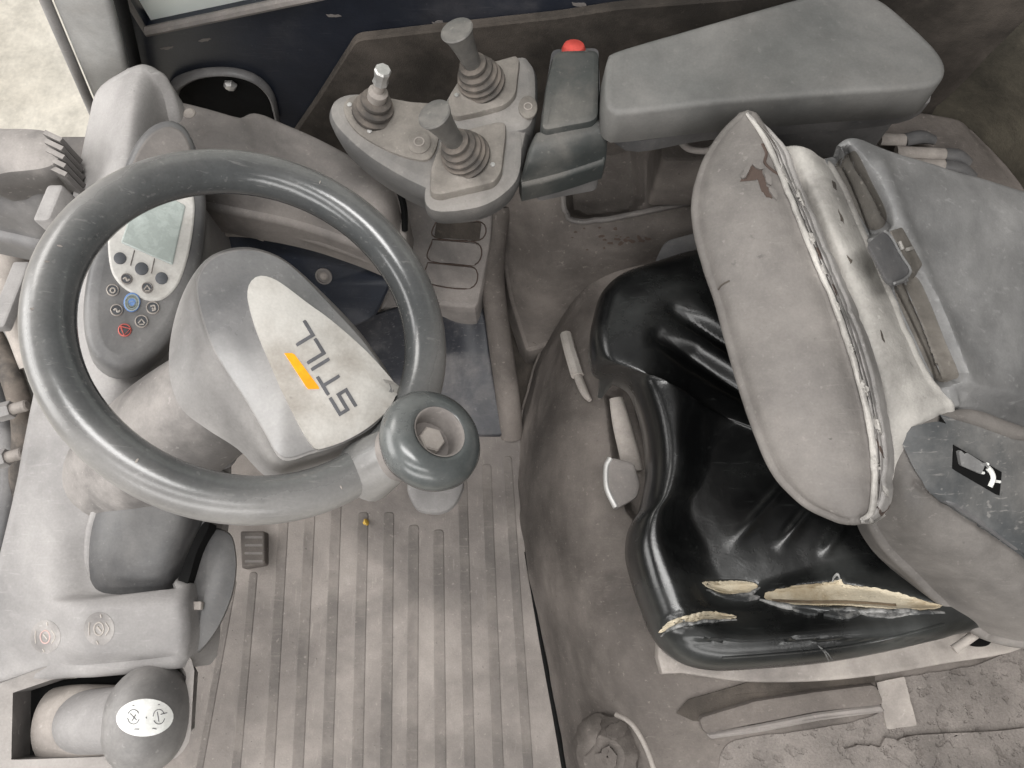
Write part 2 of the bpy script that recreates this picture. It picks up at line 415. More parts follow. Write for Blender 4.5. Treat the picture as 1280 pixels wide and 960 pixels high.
# floor mat with its ribs
t = thing('floor_mat', 'ribbed brown grey rubber mat on the cab floor beside the seat', 'floor mat', (-.15, .05, 0))
c4 = [Vector((-.56, -.30, 0)), Vector((.12, -.30, 0)), Vector((.12, .36, 0)), Vector((-.56, .36, 0))]
obj('sheet', MB().plate(poly(c4, 0, .02), [(.002, 0), (0, .002), (0, .010)]), m_mat, t)
def gpt(u, v): return at(u, v, 0)
RIBS = [((292, 725), (245, 985), 8), ((317, 715), (293, 985), 10), ((357, 610), (335, 985), 12), ((389, 610), (371, 985), 13), ((421, 610), (408, 985), 13), ((454, 640), (446, 985), 13),
        ((486, 640), (482, 985), 13), ((517, 656), (515, 985), 13), ((548, 662), (551, 985), 13), ((578, 600), (588, 985), 12), ((608, 580), (624, 985), 12), ((634, 570), (662, 985), 11)]
for (a, c, w) in RIBS:
    A, C_ = at(*a, 0), at(*c, 0); d = (C_ - A).normalized(); sx = Vector((-d.y, d.x, 0)); hw = w / 950 * 1.27 / 2
    lp = [A - sx*hw, A + sx*hw, C_ + sx*hw, C_ - sx*hw]
    lp = [p + Vector((0, 0, .0010)) for p in poly(lp, 0, .007)]
    obj('rib', MB().plate(lp, [(.0016, 0), (.0006, .0002), (0, .0008), (0, .004)]), m_rib, t)
tb = thing('brass_screw', 'tiny brass screw lying on the mat below the wheel', 'screw', at(455, 654, .004))
obj('shank', MB().lathe(at(455, 654, .004), (1, .4, .5), [(.003, 0), (.003, .004)], 10), m_brass, tb)
obj('head', MB().lathe(at(455, 654, .004), (1, .4, .5), [(.0015, .0041), (.006, .0041), (.0055, .006), (.003, .0075), (.0015, .0075)], 14), m_brass, tb)
# block on mat near the column
t = thing('pedal_stop', 'small wooden brown block on the mat beside the round dark cover', 'block', at(318, 690, 0))
lp = [at(300, 664, .02), at(331, 664, .02), at(331, 706, .02), at(302, 711, .02)]
obj('block', MB().plate(poly(lp, 0, .004), [(.002, 0), (0, .002), (0, .02)]), m_hood, t)
for k in range(4):
    v = 670 + k * 10
    obj('groove', MB().plate([at(306, v, .0205), at(328, v, .0205), at(328, v+3, .0205), at(306, v+3, .0205)], [(0, 0), (0, .002)]), m_trim, t)
t = thing('pedal', 'pale grey pedal half hidden below the spinner knob', 'pedal', at(545, 630, .05))
lp = closed([at(*p, .06) for p in ((512, 600), (575, 598), (574, 622), (560, 638), (540, 642), (518, 634))], 40)
obj('tread', MB().plate(lp, [(.006, 0), (.002, .002), (0, .006), (0, .012)], dome=.004, rings=3), m_pale, t)
obj('arm', MB().tube([at(545, 612, .052), at(545, 590, .03), at(545, 570, .004)], .008), m_dark, t)

# ------------------------------------------------------------------ far side: door, wall, pillar
YD = .69
t = thing('cab_door', 'blue black metal cab door with a window behind the joysticks', 'door', (.1, YD + .02, .2))
b = MB(); b.v = []
# door skin: upright sheet, solid below the window line
def wy(u, v): return aty(u, v, YD)
top = [aty(100, -10, YD), aty(183, 36, YD), aty(255, 17, YD), aty(350, 1, YD)]
sl = (top[3].z - top[1].z) / (top[3].x - top[1].x)
def zsill(x): return top[1].z + sl * (x - top[1].x)
xs = [-.455, top[1].x + .004, .1, .5, 1.02]
lp = [Vector((-.485, YD, -.1)), Vector((1.02, YD, -.1)), Vector((1.02, YD, 1.02)), Vector((.96, YD, 1.02)), Vector((.96, YD, zsill(.96)))]
lp += [Vector((x, YD, zsill(x))) for x in (.5, .1, top[1].x)] + [Vector((top[1].x, YD, 1.02)), Vector((-.485, YD, 1.02))]
obj('panel', MB().plate(lp, [(.002, 0), (0, .002), (0, .03)], n=Vector((0, -1, 0))), m_darker, t, bvh=True)
f = obj('window', MB().tube([Vector((top[1].x, YD-.004, .98)), Vector((top[1].x, YD-.004, zsill(top[1].x))), Vector((.96, YD-.004, zsill(.96))), Vector((.96, YD-.004, .98))], .006, sub=1, n=8), m_trim, t)
gl = [Vector((top[1].x + .004, YD + .012, zsill(top[1].x))), Vector((.955, YD + .012, zsill(.955))), Vector((.955, YD + .012, 1.0)), Vector((top[1].x + .004, YD + .012, 1.0))]
obj('pane', MB().plate(gl, [(0, 0), (0, .004)], n=Vector((0, -1, 0))), m_glass, f)
pan = [o for o in bpy.data.objects if o.name == 'panel'][0]
# dark arched opening with bolt
def yp(u, v, dy=0): return aty(u, v, YD + dy)
arch = [(222, 150), (224, 118), (236, 103), (262, 96), (290, 97), (318, 106), (334, 122), (341, 148), (340, 175), (240, 175)]
obj('opening', MB().plate(closed([yp(*p, -.003) for p in arch], 50), [(0, 0), (0, .003)], n=Vector((0, -1, 0))), m_black, t)
obj('opening_rim', MB().tube([yp(*p, -.006) for p in ((212, 135), (219, 108), (240, 95), (265, 90), (295, 91), (322, 101), (339, 120), (347, 150))], [.008, .011, .008, .007, .007, .007, .007, .006], flat=.6), m_dark, t)
obj('bolt', MB().lathe(yp(288, 105, -.004), (0, -1, -.1), [(.009, 0), (.009, .003), (.006, .007), (.001, .008)], 6), m_metal, t)
# scuffs in the paint
for q in ([(196, 35), (215, 31), (232, 29), (238, 31), (226, 36), (222, 34), (216, 38), (208, 35)], [(248, 51), (257, 48), (264, 48), (256, 52)], [(200, 60), (210, 58), (218, 57), (209, 62)],
          [(408, 18), (424, 18), (426, 21), (412, 21)], [(447, 44), (455, 43), (457, 46), (449, 46)], [(540, 28), (552, 26), (556, 30), (546, 31)], [(715, 3), (730, 4), (734, 7), (720, 8)]):
    obj('scuff', decal(q, pan, .0004, .0004, 14, rings=2, rag=.8), m_trim, t)
lw = thing('side_lining', 'brown felt lining on the lower door behind the joysticks', 'wall lining', (.3, YD - .02, 0))
lp = [aty(352, 190, YD-.012), aty(395, 128, YD-.012), aty(445, 50, YD-.012), aty(560, 37, YD-.012), aty(700, 22, YD-.012), aty(770, 11, YD-.012), aty(1290, -30, YD-.012)]
lp += [Vector((1.0, YD-.012, -.02)), Vector((-.42, YD-.012, -.02)), Vector((-.42, YD-.012, .1))]
obj('felt', MB().plate(poly(lp, 0, .01), [(.002, 0), (0, .002), (0, .011)], n=Vector((0, -1, 0))), m_felt, lw)
# rear corner
rw = thing('rear_lining', 'dark rear cab corner with mossy stained felt behind the armrest', 'wall lining', (.72, .4, 0))
m_moss = dusty('stained olive felt', (50, 46, 37), (112, 102, 82), .46, (.9, .98), 7, .3, speck=.1)
b = MB().patch([[(.52, .70, .95), (.60, .69, .95), (.67, .62, .95), (.71, .5, .95), (.73, .2, .95), (.73, -.3, .95)],
                [(.52, .69, .4), (.60, .67, .4), (.665, .6, .4), (.70, .5, .4), (.72, .2, .4), (.72, -.3, .4)],
                [(.52, .68, .05), (.58, .66, .05), (.64, .58, .05), (.69, .48, .05), (.71, .2, .05), (.71, -.3, .05)]], 40, 30, conv=lambda x, y, z: Vector((x, y, z)), r=.005, depth=.02, down=Vector((.7, .7, 0)), amp=.006, fs=9)
obj('felt', b, m_moss, rw)
t = thing('corner_hose', 'olive stained hose running up the dark rear corner', 'hose', at(1195, 175, .36))
obj('hose', MB().tube([at(1172, 165, .34), at(1200, 120, .38), at(1222, 60, .43), at(1236, 0, .48), at(1246, -60, .56), at(1252, -110, .66)], [.019, .017, .016, .016, .016, .016], n=16), m_moss, t)
# pillar
t = thing('door_pillar', 'pale grey steel pillar at the front edge of the cab door', 'pillar', at(125, 125, .45))
A = [at(62, -4, .62), at(116, 125, .44)]; B_ = [at(137, -4, .62), at(166, 110, .44)]
d = (A[0] - A[1]).normalized()
base0, base1 = A[1] - d * .35, B_[1] - d * .35
up0, up1 = A[0] + d * .5, B_[0] + d * .5
w = (B_[1] - A[1]); dep = Vector((.0, .06, 0))
def sec(p, q): return poly([p, q, q + dep, p + dep], 0, .008)
obj('post', MB().loft([sec(base0, base1), sec(A[1], B_[1]), sec(A[0], B_[0]), sec(up0, up1)]), m_post, t)
obj('seal', MB().tube([B_[1] - d*.2 + Vector((.012, -.004, 0)), B_[1] + Vector((.012, -.004, 0)), B_[0] + Vector((.012, -.004, 0)), up1 + Vector((.012, -.004, 0))], .007, sub=1), m_black, t)
obj('flange', MB().tube([base0 + Vector((-.006, 0, 0)), A[1] + Vector((-.006, 0, 0)), A[0] + Vector((-.006, 0, 0)), up0 + Vector((-.006, 0, 0))], .006, sub=1), m_pale, t)

# ------------------------------------------------------------------ work light and fittings beyond the left edge
t = thing('work_light', 'grey ribbed work light outside the cab at far left', 'work light', at(40, 230, .5))
lp = closed([at(*p, .56) for p in ((-40, 160), (10, 156), (52, 158), (72, 168), (78, 184), (70, 202), (52, 211), (10, 216), (-40, 220))], 60)
obj('housing', MB().plate(lp, [(.010, 0), (.003, .003), (0, .010), (.002, .03), (.010, .06)], dome=.003, rings=3), m_lamp, t)
rows = [[(-40, 212, .535), (10, 212, .54), (50, 208, .54), (72, 200, .535), (92, 196, .50)], [(-40, 238, .50), (10, 240, .505), (50, 238, .51), (76, 232, .50), (95, 226, .48)],
        [(-40, 262, .47), (10, 268, .475), (48, 268, .48), (74, 264, .47), (94, 258, .455)], [(-40, 280, .43), (10, 290, .435), (44, 298, .44), (68, 302, .43), (84, 296, .42)]]
obj('lens_shroud', MB().patch(rows, 30, 30, r=.012, depth=.05), m_dark, t)
for k in range(5):
    obj('fin', MB().box(at(79 + k*1.5, 184 + k * 10.5, .55 - k*.004), (.010, -.005, 0), (.001, .0024, 0), (0, 0, .02)), m_lamp, t)
obj('bracket', MB().box(at(96, 208, .46), (.022, 0, 0), (0, .035, 0), (0, 0, .012), .006), m_trim, t)
obj('clamp', MB().box(at(70, 262, .53), (.009, .0, 0), (.004, .022, 0), (0, 0, .015), .005), m_pale, t)
t = thing('mast_bracket', 'pale steel bracket outside the cab below the work light', 'bracket', at(15, 350, .2))
obj('arm', MB().tube([at(4, 280, .25), at(12, 340, .24), at(22, 400, .22), at(36, 460, .2)], [.028, .03, .02, .012], n=14), m_frame, t)
obj('strap', MB().box(at(15, 370, .28), (.012, 0, 0), (.008, .05, 0), (0, 0, .008), .005), m_pale, t)
for i, (pts, r, lab) in enumerate((([(-10, 420, .2), (15, 470, .2), (30, 540, .18), (20, 640, .1)], .016, 'thick brown hydraulic hose outside the cab, nearer the wheel'),
                                   ([(-14, 470, .16), (4, 520, .16), (12, 590, .14), (0, 680, .1)], .014, 'thinner dark hydraulic hose at the far left edge'))):
    t = thing('hydraulic_hose', lab, 'hose', at(*pts[1]), 'hydraulic hoses outside the cab')
    obj('hose', MB().tube([at(*p) for p in pts], r), m_boot if i == 0 else m_dark, t)
for (p, lab) in (((14, 512, .24), 'upper pale hose fitting at the left edge'), ((8, 572, .24), 'lower pale hose fitting at the left edge')):
    t = thing('hose_fitting', lab, 'fitting', at(*p), 'hose fittings at the left edge')
    obj('nut', MB().lathe(at(*p), (1, .25, .1), [(.012, -.02), (.013, -.018), (.013, 0), (.012, .002)], 6), m_pale, t)
    obj('stub', MB().lathe(at(*p), (1, .25, .1), [(.008, -.05), (.008, .022), (.006, .024)], 14), m_frame, t)
t = thing('machine_frame', 'dark steel frame outside the cab under the hoses', 'frame', at(0, 560, -.1))
obj('beam', MB().box(at(-30, 560, -.05), (.07, 0, 0), (0, .22, 0), (0, 0, .06), .01), m_dark, t)

# ------------------------------------------------------------------ dashboard
t = thing('dashboard', 'pale dusty plastic dashboard along the left of the cab', 'dashboard', at(110, 700, .3)); dash = t
rows = [[(160, 90, .555), (176, 86, .56), (190, 92, .555)],
        [(128, 112, .54), (170, 104, .56), (204, 120, .53)],
        [(117, 150, .53), (165, 150, .56), (214, 160, .50)],
        [(107, 200, .52), (162, 210, .55), (232, 215, .46)],
        [(94, 265, .51), (160, 280, .535), (246, 290, .44)],
        [(74, 360, .50), (160, 380, .51), (240, 400, .42)],
        [(58, 450, .49), (150, 470, .50), (240, 490, .42)],
        [(42, 530, .49), (140, 550, .49), (240, 570, .42)],
        [(26, 610, .48), (120, 620, .48), (236, 640, .42)],
        [(8, 690, .47), (100, 690, .475), (228, 700, .43)],
        [(-12, 760, .46), (100, 750, .47), (222, 748, .455)],
        [(-18, 800, .455), (100, 790, .465), (226, 785, .455)],
        [(-18, 846, .45), (100, 828, .455), (222, 815, .45)]]
def dsd(u, v):
    d = .020 * sstep(739, 747, v + (u - 165) * .06) * sstep(50, 125, u) * sstep(850, 800, v) if v > 730 else 0.0
    return d - .012 * sstep(60, 110, u) * sstep(640, 700, v) * sstep(760, 735, v)
pan_d = obj('panel', MB().patch(rows, 130, 300, disp=dsd, r=.012, depth=.09, amp=.0012, fs=12), m_pale, t, bvh=True)
# low box in which the lever moves
def ring_frame(outer, inner, drop):
    b = MB(); o = outer; dv = Vector((-.03, 0, -drop)); i_ = inner
    R = [b.ring([p + dv for p in o]), b.ring(o), b.ring(i_), b.ring([p - Vector((0, 0, drop)) for p in i_])]
    for x, y in zip(R, R[1:]): b.bridge(x, y)
    return b
outer = poly([at(-10, 858, .452), at(60, 832, .455), at(236, 816, .452), at(243, 835, .45), at(238, 925, .445), at(225, 945, .44), at(140, 985, .44), at(-20, 985, .44)], 60)
inner = poly([at(16, 866, .444), at(70, 848, .444), at(226, 833, .444), at(233, 838, .444), at(228, 915, .44), at(210, 930, .44), at(128, 946, .44), at(14, 950, .44)], 60)
obj('slot_frame', ring_frame(outer, inner, .03), m_lamp, t)
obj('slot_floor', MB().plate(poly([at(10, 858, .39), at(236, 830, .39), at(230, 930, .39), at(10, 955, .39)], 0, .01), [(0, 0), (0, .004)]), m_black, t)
for (u, v) in ((124, 786), (57, 796)):
    ic = obj('indicator_icon', decal([(u + 19*math.cos(a), v + 21*math.sin(a)) for a in (k*math.pi/6 for k in range(12))], pan_d, .0003, .0003, 30), m_icon, t)
    # worn lamp symbol: ring, arc and marks
    b = MB()
    pts = [(u + 6*math.cos(a), v + 8*math.sin(a), 0) for a in (k*math.pi/5 for k in range(11))]
    wire(pts, pan_d, .0007, .0004, 6, 3, b)
    obj('ring_mark', b, m_tape if u > 100 else m_faded, ic)
    b = MB()
    for s_ in (-1, 1):
        wire([(u - 2 + s_*10, v - 8, 0), (u + s_*12.5, v, 0), (u - 2 + s_*10, v + 8, 0)], pan_d, .0006, .0004, 6, 3, b)
    obj('side_marks', b, m_tape, ic)
    b = MB(); wire([(u + 2, v - 18, 0), (u + 3, v - 14, 0)], pan_d, .0008, .0004, 6, 2, b); wire([(u - 3, v + 15, 0), (u - 1, v + 19, 0)], pan_d, .0008, .0004, 6, 2, b)
    wire([(u - 2, v - 3, 0), (u + 3, v + 3, 0)], pan_d, .0009, .0004, 6, 2, b)
    obj('dot_marks', b, m_tape, ic)

# lever in the slot
t = thing('direction_lever', 'grey oval lever knob with white disc on a pale sleeve', 'lever', at(150, 900, .42))
obj('sleeve', MB().tube([at(68, 906, .405), at(84, 905, .412), at(110, 903, .42), at(160, 900, .43)], [.036, .037, .036, .032], n=32, sub=4, flat=.7), m_frame, t, 60)
obj('collar', MB().tube([at(94, 902, .432), at(106, 902, .438), at(140, 900, .45), at(165, 899, .455)], [.024, .029, .030, .03], n=28), m_pale, t, 60)
kc = at(185, 898, .45)
kn = obj('knob', MB().lathe(kc, (-.35, -.1, .93), [(.0365*math.sin(k*math.pi/20)**.85, -.043*math.cos(k*math.pi/20)) for k in range(21)], 48, ex=1.38), m_knobg, t, 60, bvh=True)
dsc = obj('disc', decal([(181 + 36*math.cos(a)*.97 + 4*math.sin(a), 897 + 23*math.sin(a) - 4*math.cos(a)) for a in (k*math.pi/8 for k in range(16))], kn, .0008, .001, 40), m_white, kn)
b = MB()
for (u, v, r0, a0, a1) in ((167, 896, 9, .3, 3.0), (167, 896, 9, 3.6, 5.8), (198, 896, 9, .2, 2.6), (198, 896, 9, 3.2, 5.9)):
    wire([(u + r0*.8*math.cos(a0 + (a1-a0)*k/5), v + r0*math.sin(a0 + (a1-a0)*k/5), 0) for k in range(6)], kn, .00035, .0010, 5, 2, b)
for q in (((163, 892), (171, 900)), ((165, 901), (170, 893)), ((196, 890), (198, 902)), ((200, 893), (208, 891)), ((182, 896), (183, 898)), ((166, 882), (168, 882)), ((197, 881), (199, 881)), ((168, 911), (174, 911)), ((190, 910), (195, 911))):
    wire([(x, y, 0) for x, y in q], kn, .0004, .0010, 5, 3, b)
obj('disc_marks', b, m_ink, kn)

# ------------------------------------------------------------------ steering column
t = thing('steering_column', 'grey steering column covers below the wheel', 'steering column', at(180, 660, .3))
obj('neck', MB().tube([at(330, 470, .60), at(265, 505, .56), at(205, 550, .51), at(150, 600, .43), at(120, 640, .36)], [.048, .055, .06, .062, .06], n=36), m_lamp, t)
rows = [[(150, 560, .44), (170, 566, .49), (210, 570, .515), (250, 580, .51), (276, 596, .47)],
        [(116, 610, .44), (134, 606, .488), (180, 604, .508), (236, 614, .50), (262, 626, .46)],
        [(100, 655, .44), (116, 650, .482), (168, 648, .498), (226, 652, .488), (250, 660, .45)],
        [(98, 700, .435), (113, 697, .472), (165, 694, .485), (212, 696, .475), (234, 700, .44)],
        [(104, 730, .43), (117, 727, .462), (165, 724, .470), (204, 724, .462), (224, 725, .435)],
        [(112, 752, .42), (122, 751, .450), (165, 748, .455), (200, 747, .448), (218, 746, .425)]]
cv = obj('cover', MB().patch(rows, 40, 44, r=.006, depth=.04), m_col, t, bvh=True)
lp = closed([at(*p, .44) for p in ((256, 660), (289, 664), (298, 690), (298, 720), (291, 752), (272, 792), (246, 821), (234, 812), (231, 775), (222, 742), (236, 700))], 50)
obj('round_cover', MB().plate(lp, [(.010, 0), (.003, .003), (0, .012), (.018, .02), (.035, .04)], dome=.006, rings=4, drop=Vector((-.5, 0, -.87))), m_col, t)
obj('worn_edge', wire([(150, 592, 0), (126, 622, 0), (112, 660, 0), (109, 698, 0), (113, 730, 0)], cv, [.002, .0045, .005, .0045, .002], -.002), m_pale, t, 60)
obj('slit', MB().plate(closed([at(*p, .458) for p in ((252, 656), (262, 656), (246, 690), (233, 732), (220, 736), (232, 698))], 30), [(0, 0), (0, .02)]), m_black, t)
obj('split_edge', MB().tube([at(258, 657, .446), at(246, 682, .446), at(234, 715, .446), at(228, 740, .446)], .003, n=8), m_frame, t)
obj('clip', MB().box(at(238, 757, .452), (.012, 0, 0), (0, .0042, 0), (0, 0, .003), .002), m_frame, t)
# gap under the hub
obj('tie_bar', MB().tube([at(258, 570, .5), at(280, 578, .5), at(293, 560, .5), at(298, 540, .51)], .007), m_dark, t)

# ------------------------------------------------------------------ steering wheel
tx, ty = .5157, .0931
WN = Vector((math.sin(tx), math.sin(ty), 1)).normalized()
WA = Vector((0, 1, 0)).cross(WN).normalized(); WB = WN.cross(WA)
WC = at(321.1, 405.7, .66); WR, Wr = .149, .0196
t = thing('steering_wheel', 'worn black steering wheel with a branded grey hub pad', 'steering wheel', WC); wheel = t
NW = 96; loops = []
for i in range(NW):
    a = 2*math.pi*i/NW; o = WA*math.cos(a) + WB*math.sin(a)
    loops.append([WC + o*(WR + Wr*math.cos(p)*(.94 if math.cos(p) < 0 else 1)) + WN*Wr*math.sin(p)*(1.0) for p in (2*math.pi*k/22 for k in range(22))])
b = MB(); R = [b.ring(l) for l in loops]
for i in range(NW): b.bridge(R[i], R[(i+1) % NW])
WM = Matrix((WA, WB, WN)).transposed()
b.v = [WC + WM.transposed() @ (p - WC) for p in b.v]      # built flat, then turned: its wear follows the wheel
ro = obj('rim', b, m_rim, t, 60); ro.rotation_euler = WM.to_euler()
for (an, tw) in ((2.95, .9), (3.05, .7), (3.3, .5), (4.2, .9), (1.3, 1.0), (5.2, .6)):
    o_ = WA*math.cos(an) + WB*math.sin(an); tg = WN.cross(o_); nn_ = (o_*math.cos(tw+.6) + WN*math.sin(tw+.6)).normalized()
    c_ = WC + o_*WR + nn_*Wr; L_ = random.uniform(.003, .006)
    obj('nick', MB().plate(closed([c_ + tg*L_*.15 + o_*.0005, c_ + o_*.0022, c_ - tg*L_*.15 - o_*.0005, c_ - o_*.002], 12), [(.0002, -.0003), (0, -.0001), (0, .002)], n=nn_), m_frame, t)
face = [(492, 487), (486, 510), (463, 536), (425, 556), (390, 567), (353, 575), (330, 540), (307, 501), (285, 468), (267, 438), (253, 400), (245, 362), (250, 338), (268, 320), (300, 312), (335, 317), (370, 338), (430, 400), (464, 440)]
skirt = [(500, 492), (497, 520), (473, 551), (430, 574), (388, 588), (338, 598), (298, 562), (258, 536), (228, 512), (213, 476), (212, 432), (222, 385), (238, 349), (262, 321), (298, 309), (336, 315), (372, 337), (434, 397), (467, 438)]
mid = [((a*.6+c*.4), (b_*.6+d_*.4)) for (a, b_), (c, d_) in zip(face, skirt)]
def par(P, off, n=95):   # same parameter on each outline so that they loft straight
    q = spline([tuple(p) for p in P], n, True)
    return [atp(x, y, WC, WN, off) for x, y in q]
L0, L1, L2 = par(face, .002), par(mid, -.012), par(skirt, -.048)
c0 = sum(L0, Vector())/len(L0)
tops = [[c0 + (p - c0)*f + WN*.010*(1 - f*f) for p in L0] for f in (.12, .3, .5, .7, .85, .95, .985)]
L3 = [c0 + (p - c0)*.8 - WN*.02 for p in L2]
hub = obj('hub_pad', MB().loft(tops + [L0, [p.lerp(q, .12) - WN*.004 for p, q in zip(L0, L1)], [p.lerp(q, .45) - WN*.003 for p, q in zip(L0, L1)], L1, L2, L3]), m_hub, t, 50, bvh=True)
fc_ = (sum(p[0] for p in face)/len(face), sum(p[1] for p in face)/len(face))
hf = obj('hub_face', decal([(fc_[0] + (x-fc_[0])*.97, fc_[1] + (y-fc_[1])*.97) for x, y in face], hub, .0022, .001, 110, True, 10, dome=.001), m_hubf, hub, 50, bvh=True)
cr = lambda P: [(200 + x*.448, 250 + y*.448) for x, y in P]
bo = cr([(243, 262), (254, 234), (280, 221), (325, 236), (400, 292), (480, 352), (570, 432), (648, 520), (652, 545), (625, 592), (570, 640), (505, 676), (440, 697), (424, 692), (390, 640), (350, 560), (310, 470), (270, 375), (248, 305)])
bd = obj('badge_plate', decal(bo, hub, .0052, .003, 90, rings=7), m_badge, hub, 50, bvh=True)
# lettering: strokes in badge coordinates (x along the reading direction, y towards the letter tops)
P_S, P_L = Vector((200 + 512*.448, 250 + 572*.448, 0)), Vector((200 + 366*.448, 250 + 330*.448, 0))
rd = (P_L - P_S); tl = rd.length; rd.normalize(); un = Vector((rd.y, -rd.x, 0)) ; un = un if un.x < 0 else -un
def bp_(x, y): q = P_S + rd*x + un*y; return (q.x, q.y)
H_ = 22; wd = tl / 4.72; TH = 4.2
GL = {'S': [((.0, 0), (.82, 0)), ((.82, 0), (.82, .5)), ((.82, .5), (0, .5)), ((0, .5), (0, 1)), ((0, 1), (.82, 1))],
      'T': [((0, 1), (.84, 1)), ((.42, 1), (.42, 0))], 'I': [((.3, 0), (.3, 1))], 'L': [((0, 1), (0, 0)), ((0, 0), (.72, 0))]}
adv = {'S': 1.12, 'T': 1.04, 'I': .66, 'L': .98}; x = -.28*wd
lt = MB()
def stroke(a, c, w, mb, lift=.0008):
    a, c = Vector(a + (0,)), Vector(c + (0,)); d = (c - a).normalized()*w/2; nn = Vector((-d.y, d.x, 0))
    q = [a - d + nn, a - d - nn, c + d - nn, c + d + nn]
    decal([(p.x, p.y) for p in q], bd, lift, .0003, 16, False, 1, mb=mb)
for ch in 'STILL':
    mb = MB()
    for (a, c) in GL[ch]:
        stroke(bp_(x + a[0]*wd, (a[1]-.55)*H_), bp_(x + c[0]*wd, (c[1]-.55)*H_), TH, mb)
    lo = obj('letter', mb, m_ink, hub); x += adv[ch]*wd
obj('orange_bar', decal(cr([(347, 428), (372, 428), (446, 527), (412, 528)]), bd, .0008, .0003, 30, False, 3), m_orange, hub)
# spinner knob
iang = min(range(720), key=lambda k: (lambda p: (p - EYE).normalized().angle(ray(482, 618)))(WC + (WA*math.cos(k*math.pi/360) + WB*math.sin(k*math.pi/360))*(WR + .004)))
rp = WC + (WA*math.cos(iang*math.pi/360) + WB*math.sin(iang*math.pi/360))*WR
kc = atp(538, 551, rp, WN, .060); axk = (WN*1.0 + Vector((.10, .16, .0))).normalized()
sk = obj('spinner_lug', MB().tube([rp - WN*.006 + (rp-WC).normalized()*.004, rp.lerp(kc, .4), rp.lerp(kc, .85)], [.027, .023, .020], n=24), m_rim, t, 60)
obj('collar_ring', MB().lathe(rp.lerp(kc, .5), (kc - rp), [(.018, -.003), (.0228, -.003), (.0235, 0), (.0228, .003), (.018, .003)], 28), m_trim, sk)
KS = 1.16
pr = [(.012, -.016), (.020, -.0165), (.029, -.0135), (.0345, -.007), (.0365, .0), (.0355, .006), (.032, .0115), (.027, .0145), (.022, .0155), (.0192, .0150)]
kb = obj('spinner_knob', MB().lathe(kc, axk, [(x*KS, y*KS) for x, y in pr + [(.0178, .0135), (.017, -.004), (.001, -.004)]], 48), m_knob, t, 50)
obj('socket', MB().lathe(kc, axk, [(x*KS, y*KS) for x, y in [(.0001, -.0035), (.0155, -.0035), (.0163, .0125), (.0176, .0146), (.0186, .0150), (.0168, .0126), (.016, -.0045)]], 40), m_trim, kb)
obj('bolt_head', MB().lathe(kc, axk, [(x*KS, y*KS) for x, y in [(.0095, -.0034), (.0095, .003), (.0085, .0042), (.0005, .0046)]], 6), m_frame, kb)

# ------------------------------------------------------------------ display terminal
DN = Vector((.42, -.06, .9)).normalized(); DC = at(190, 330, .565)
t = thing('display_terminal', 'dark oval display terminal with grey screen seen through the wheel', 'display', DC)
dp = lambda P, off=0.0, n=60: closed([atp(*p, DC, DN, off) for p in P], n)
ho = [(206, 146), (184, 156), (164, 182), (142, 236), (122, 290), (108, 340), (103, 390), (110, 432), (132, 455), (162, 458), (196, 440), (226, 402), (246, 350), (257, 296), (258, 240), (249, 190), (237, 160), (222, 148)]
hs = obj('housing', MB().plate(dp(ho, 0, 90), [(.013, 0), (.006, .0015), (.002, .005), (0, .012), (0, .05), (.01, .09)], n=DN), m_disp, t, 50)
obj('hood_recess', MB().plate(dp([(207, 158), (188, 168), (172, 190), (166, 212), (190, 216), (236, 212), (240, 192), (232, 170), (221, 160)], .0012, 50), [(.002, 0), (0, .001), (0, .002)], n=DN), m_trim, t)
fo = [(153, 240), (141, 270), (135, 298), (138, 334), (148, 353), (163, 365), (184, 375), (200, 375), (214, 366), (226, 348), (236, 316), (242, 280), (243, 252), (237, 236), (215, 224), (180, 222)]
fp = obj('face_plate', MB().plate(dp(fo, .0025, 80), [(.0015, 0), (0, .001), (0, .003)], n=DN), m_face, t)
so = [(170, 248), (151, 303), (216, 331), (232, 257), (213, 246)]
scp = lambda P, off, r: poly([atp(*p, DC, DN, off) for p in P], 0, r)
obj('screen', MB().plate(scp(so, .0036, .002), [(.001, 0), (0, .0006), (0, .0012)], n=DN), m_lcd, fp)
b = MB()
for a, c in (((168, 313), (163, 332)), ((193, 323), (189, 342))):
    b.tube([atp(*a, DC, DN, .0027), atp(*c, DC, DN, .0027)], .0006, n=6, sub=1)
obj('divider', b, m_trim, fp)
low = dp([(140, 350), (152, 364), (168, 376), (190, 386), (210, 380), (226, 362), (240, 330), (246, 330), (230, 375), (205, 412), (178, 430), (156, 424), (142, 400), (136, 372)], .0012, 70)
BT = [(150, 323, 8, 'd'), (177, 336, 8.5, 'd'), (202, 348, 8, 'd'), (158, 349, 7.2, 'r'), (184, 360, 7.2, 'r'), (141, 363, 8, 's'), (191, 385, 8.5, 's'), (146, 388, 8, 's'), (177, 402, 8.5, 's')]
def disc(u, v, r, off, h, mat, par_, name, ex=1.0, ring=False):
    c = atp(u, v, DC, DN, off); rr = (atp(u + r, v, DC, DN, off) - c).length
    pr_ = [(rr*.8, 0), (rr*.8, h), (rr*.88, h*1.4), (rr, h), (rr, 0)] if ring else [(rr, 0), (rr*.97, h*.8), (rr*.85, h), (.0001, h*1.1)]
    return obj(name, MB().lathe(c, DN, pr_, 28, ex=ex), mat, par_, 50)
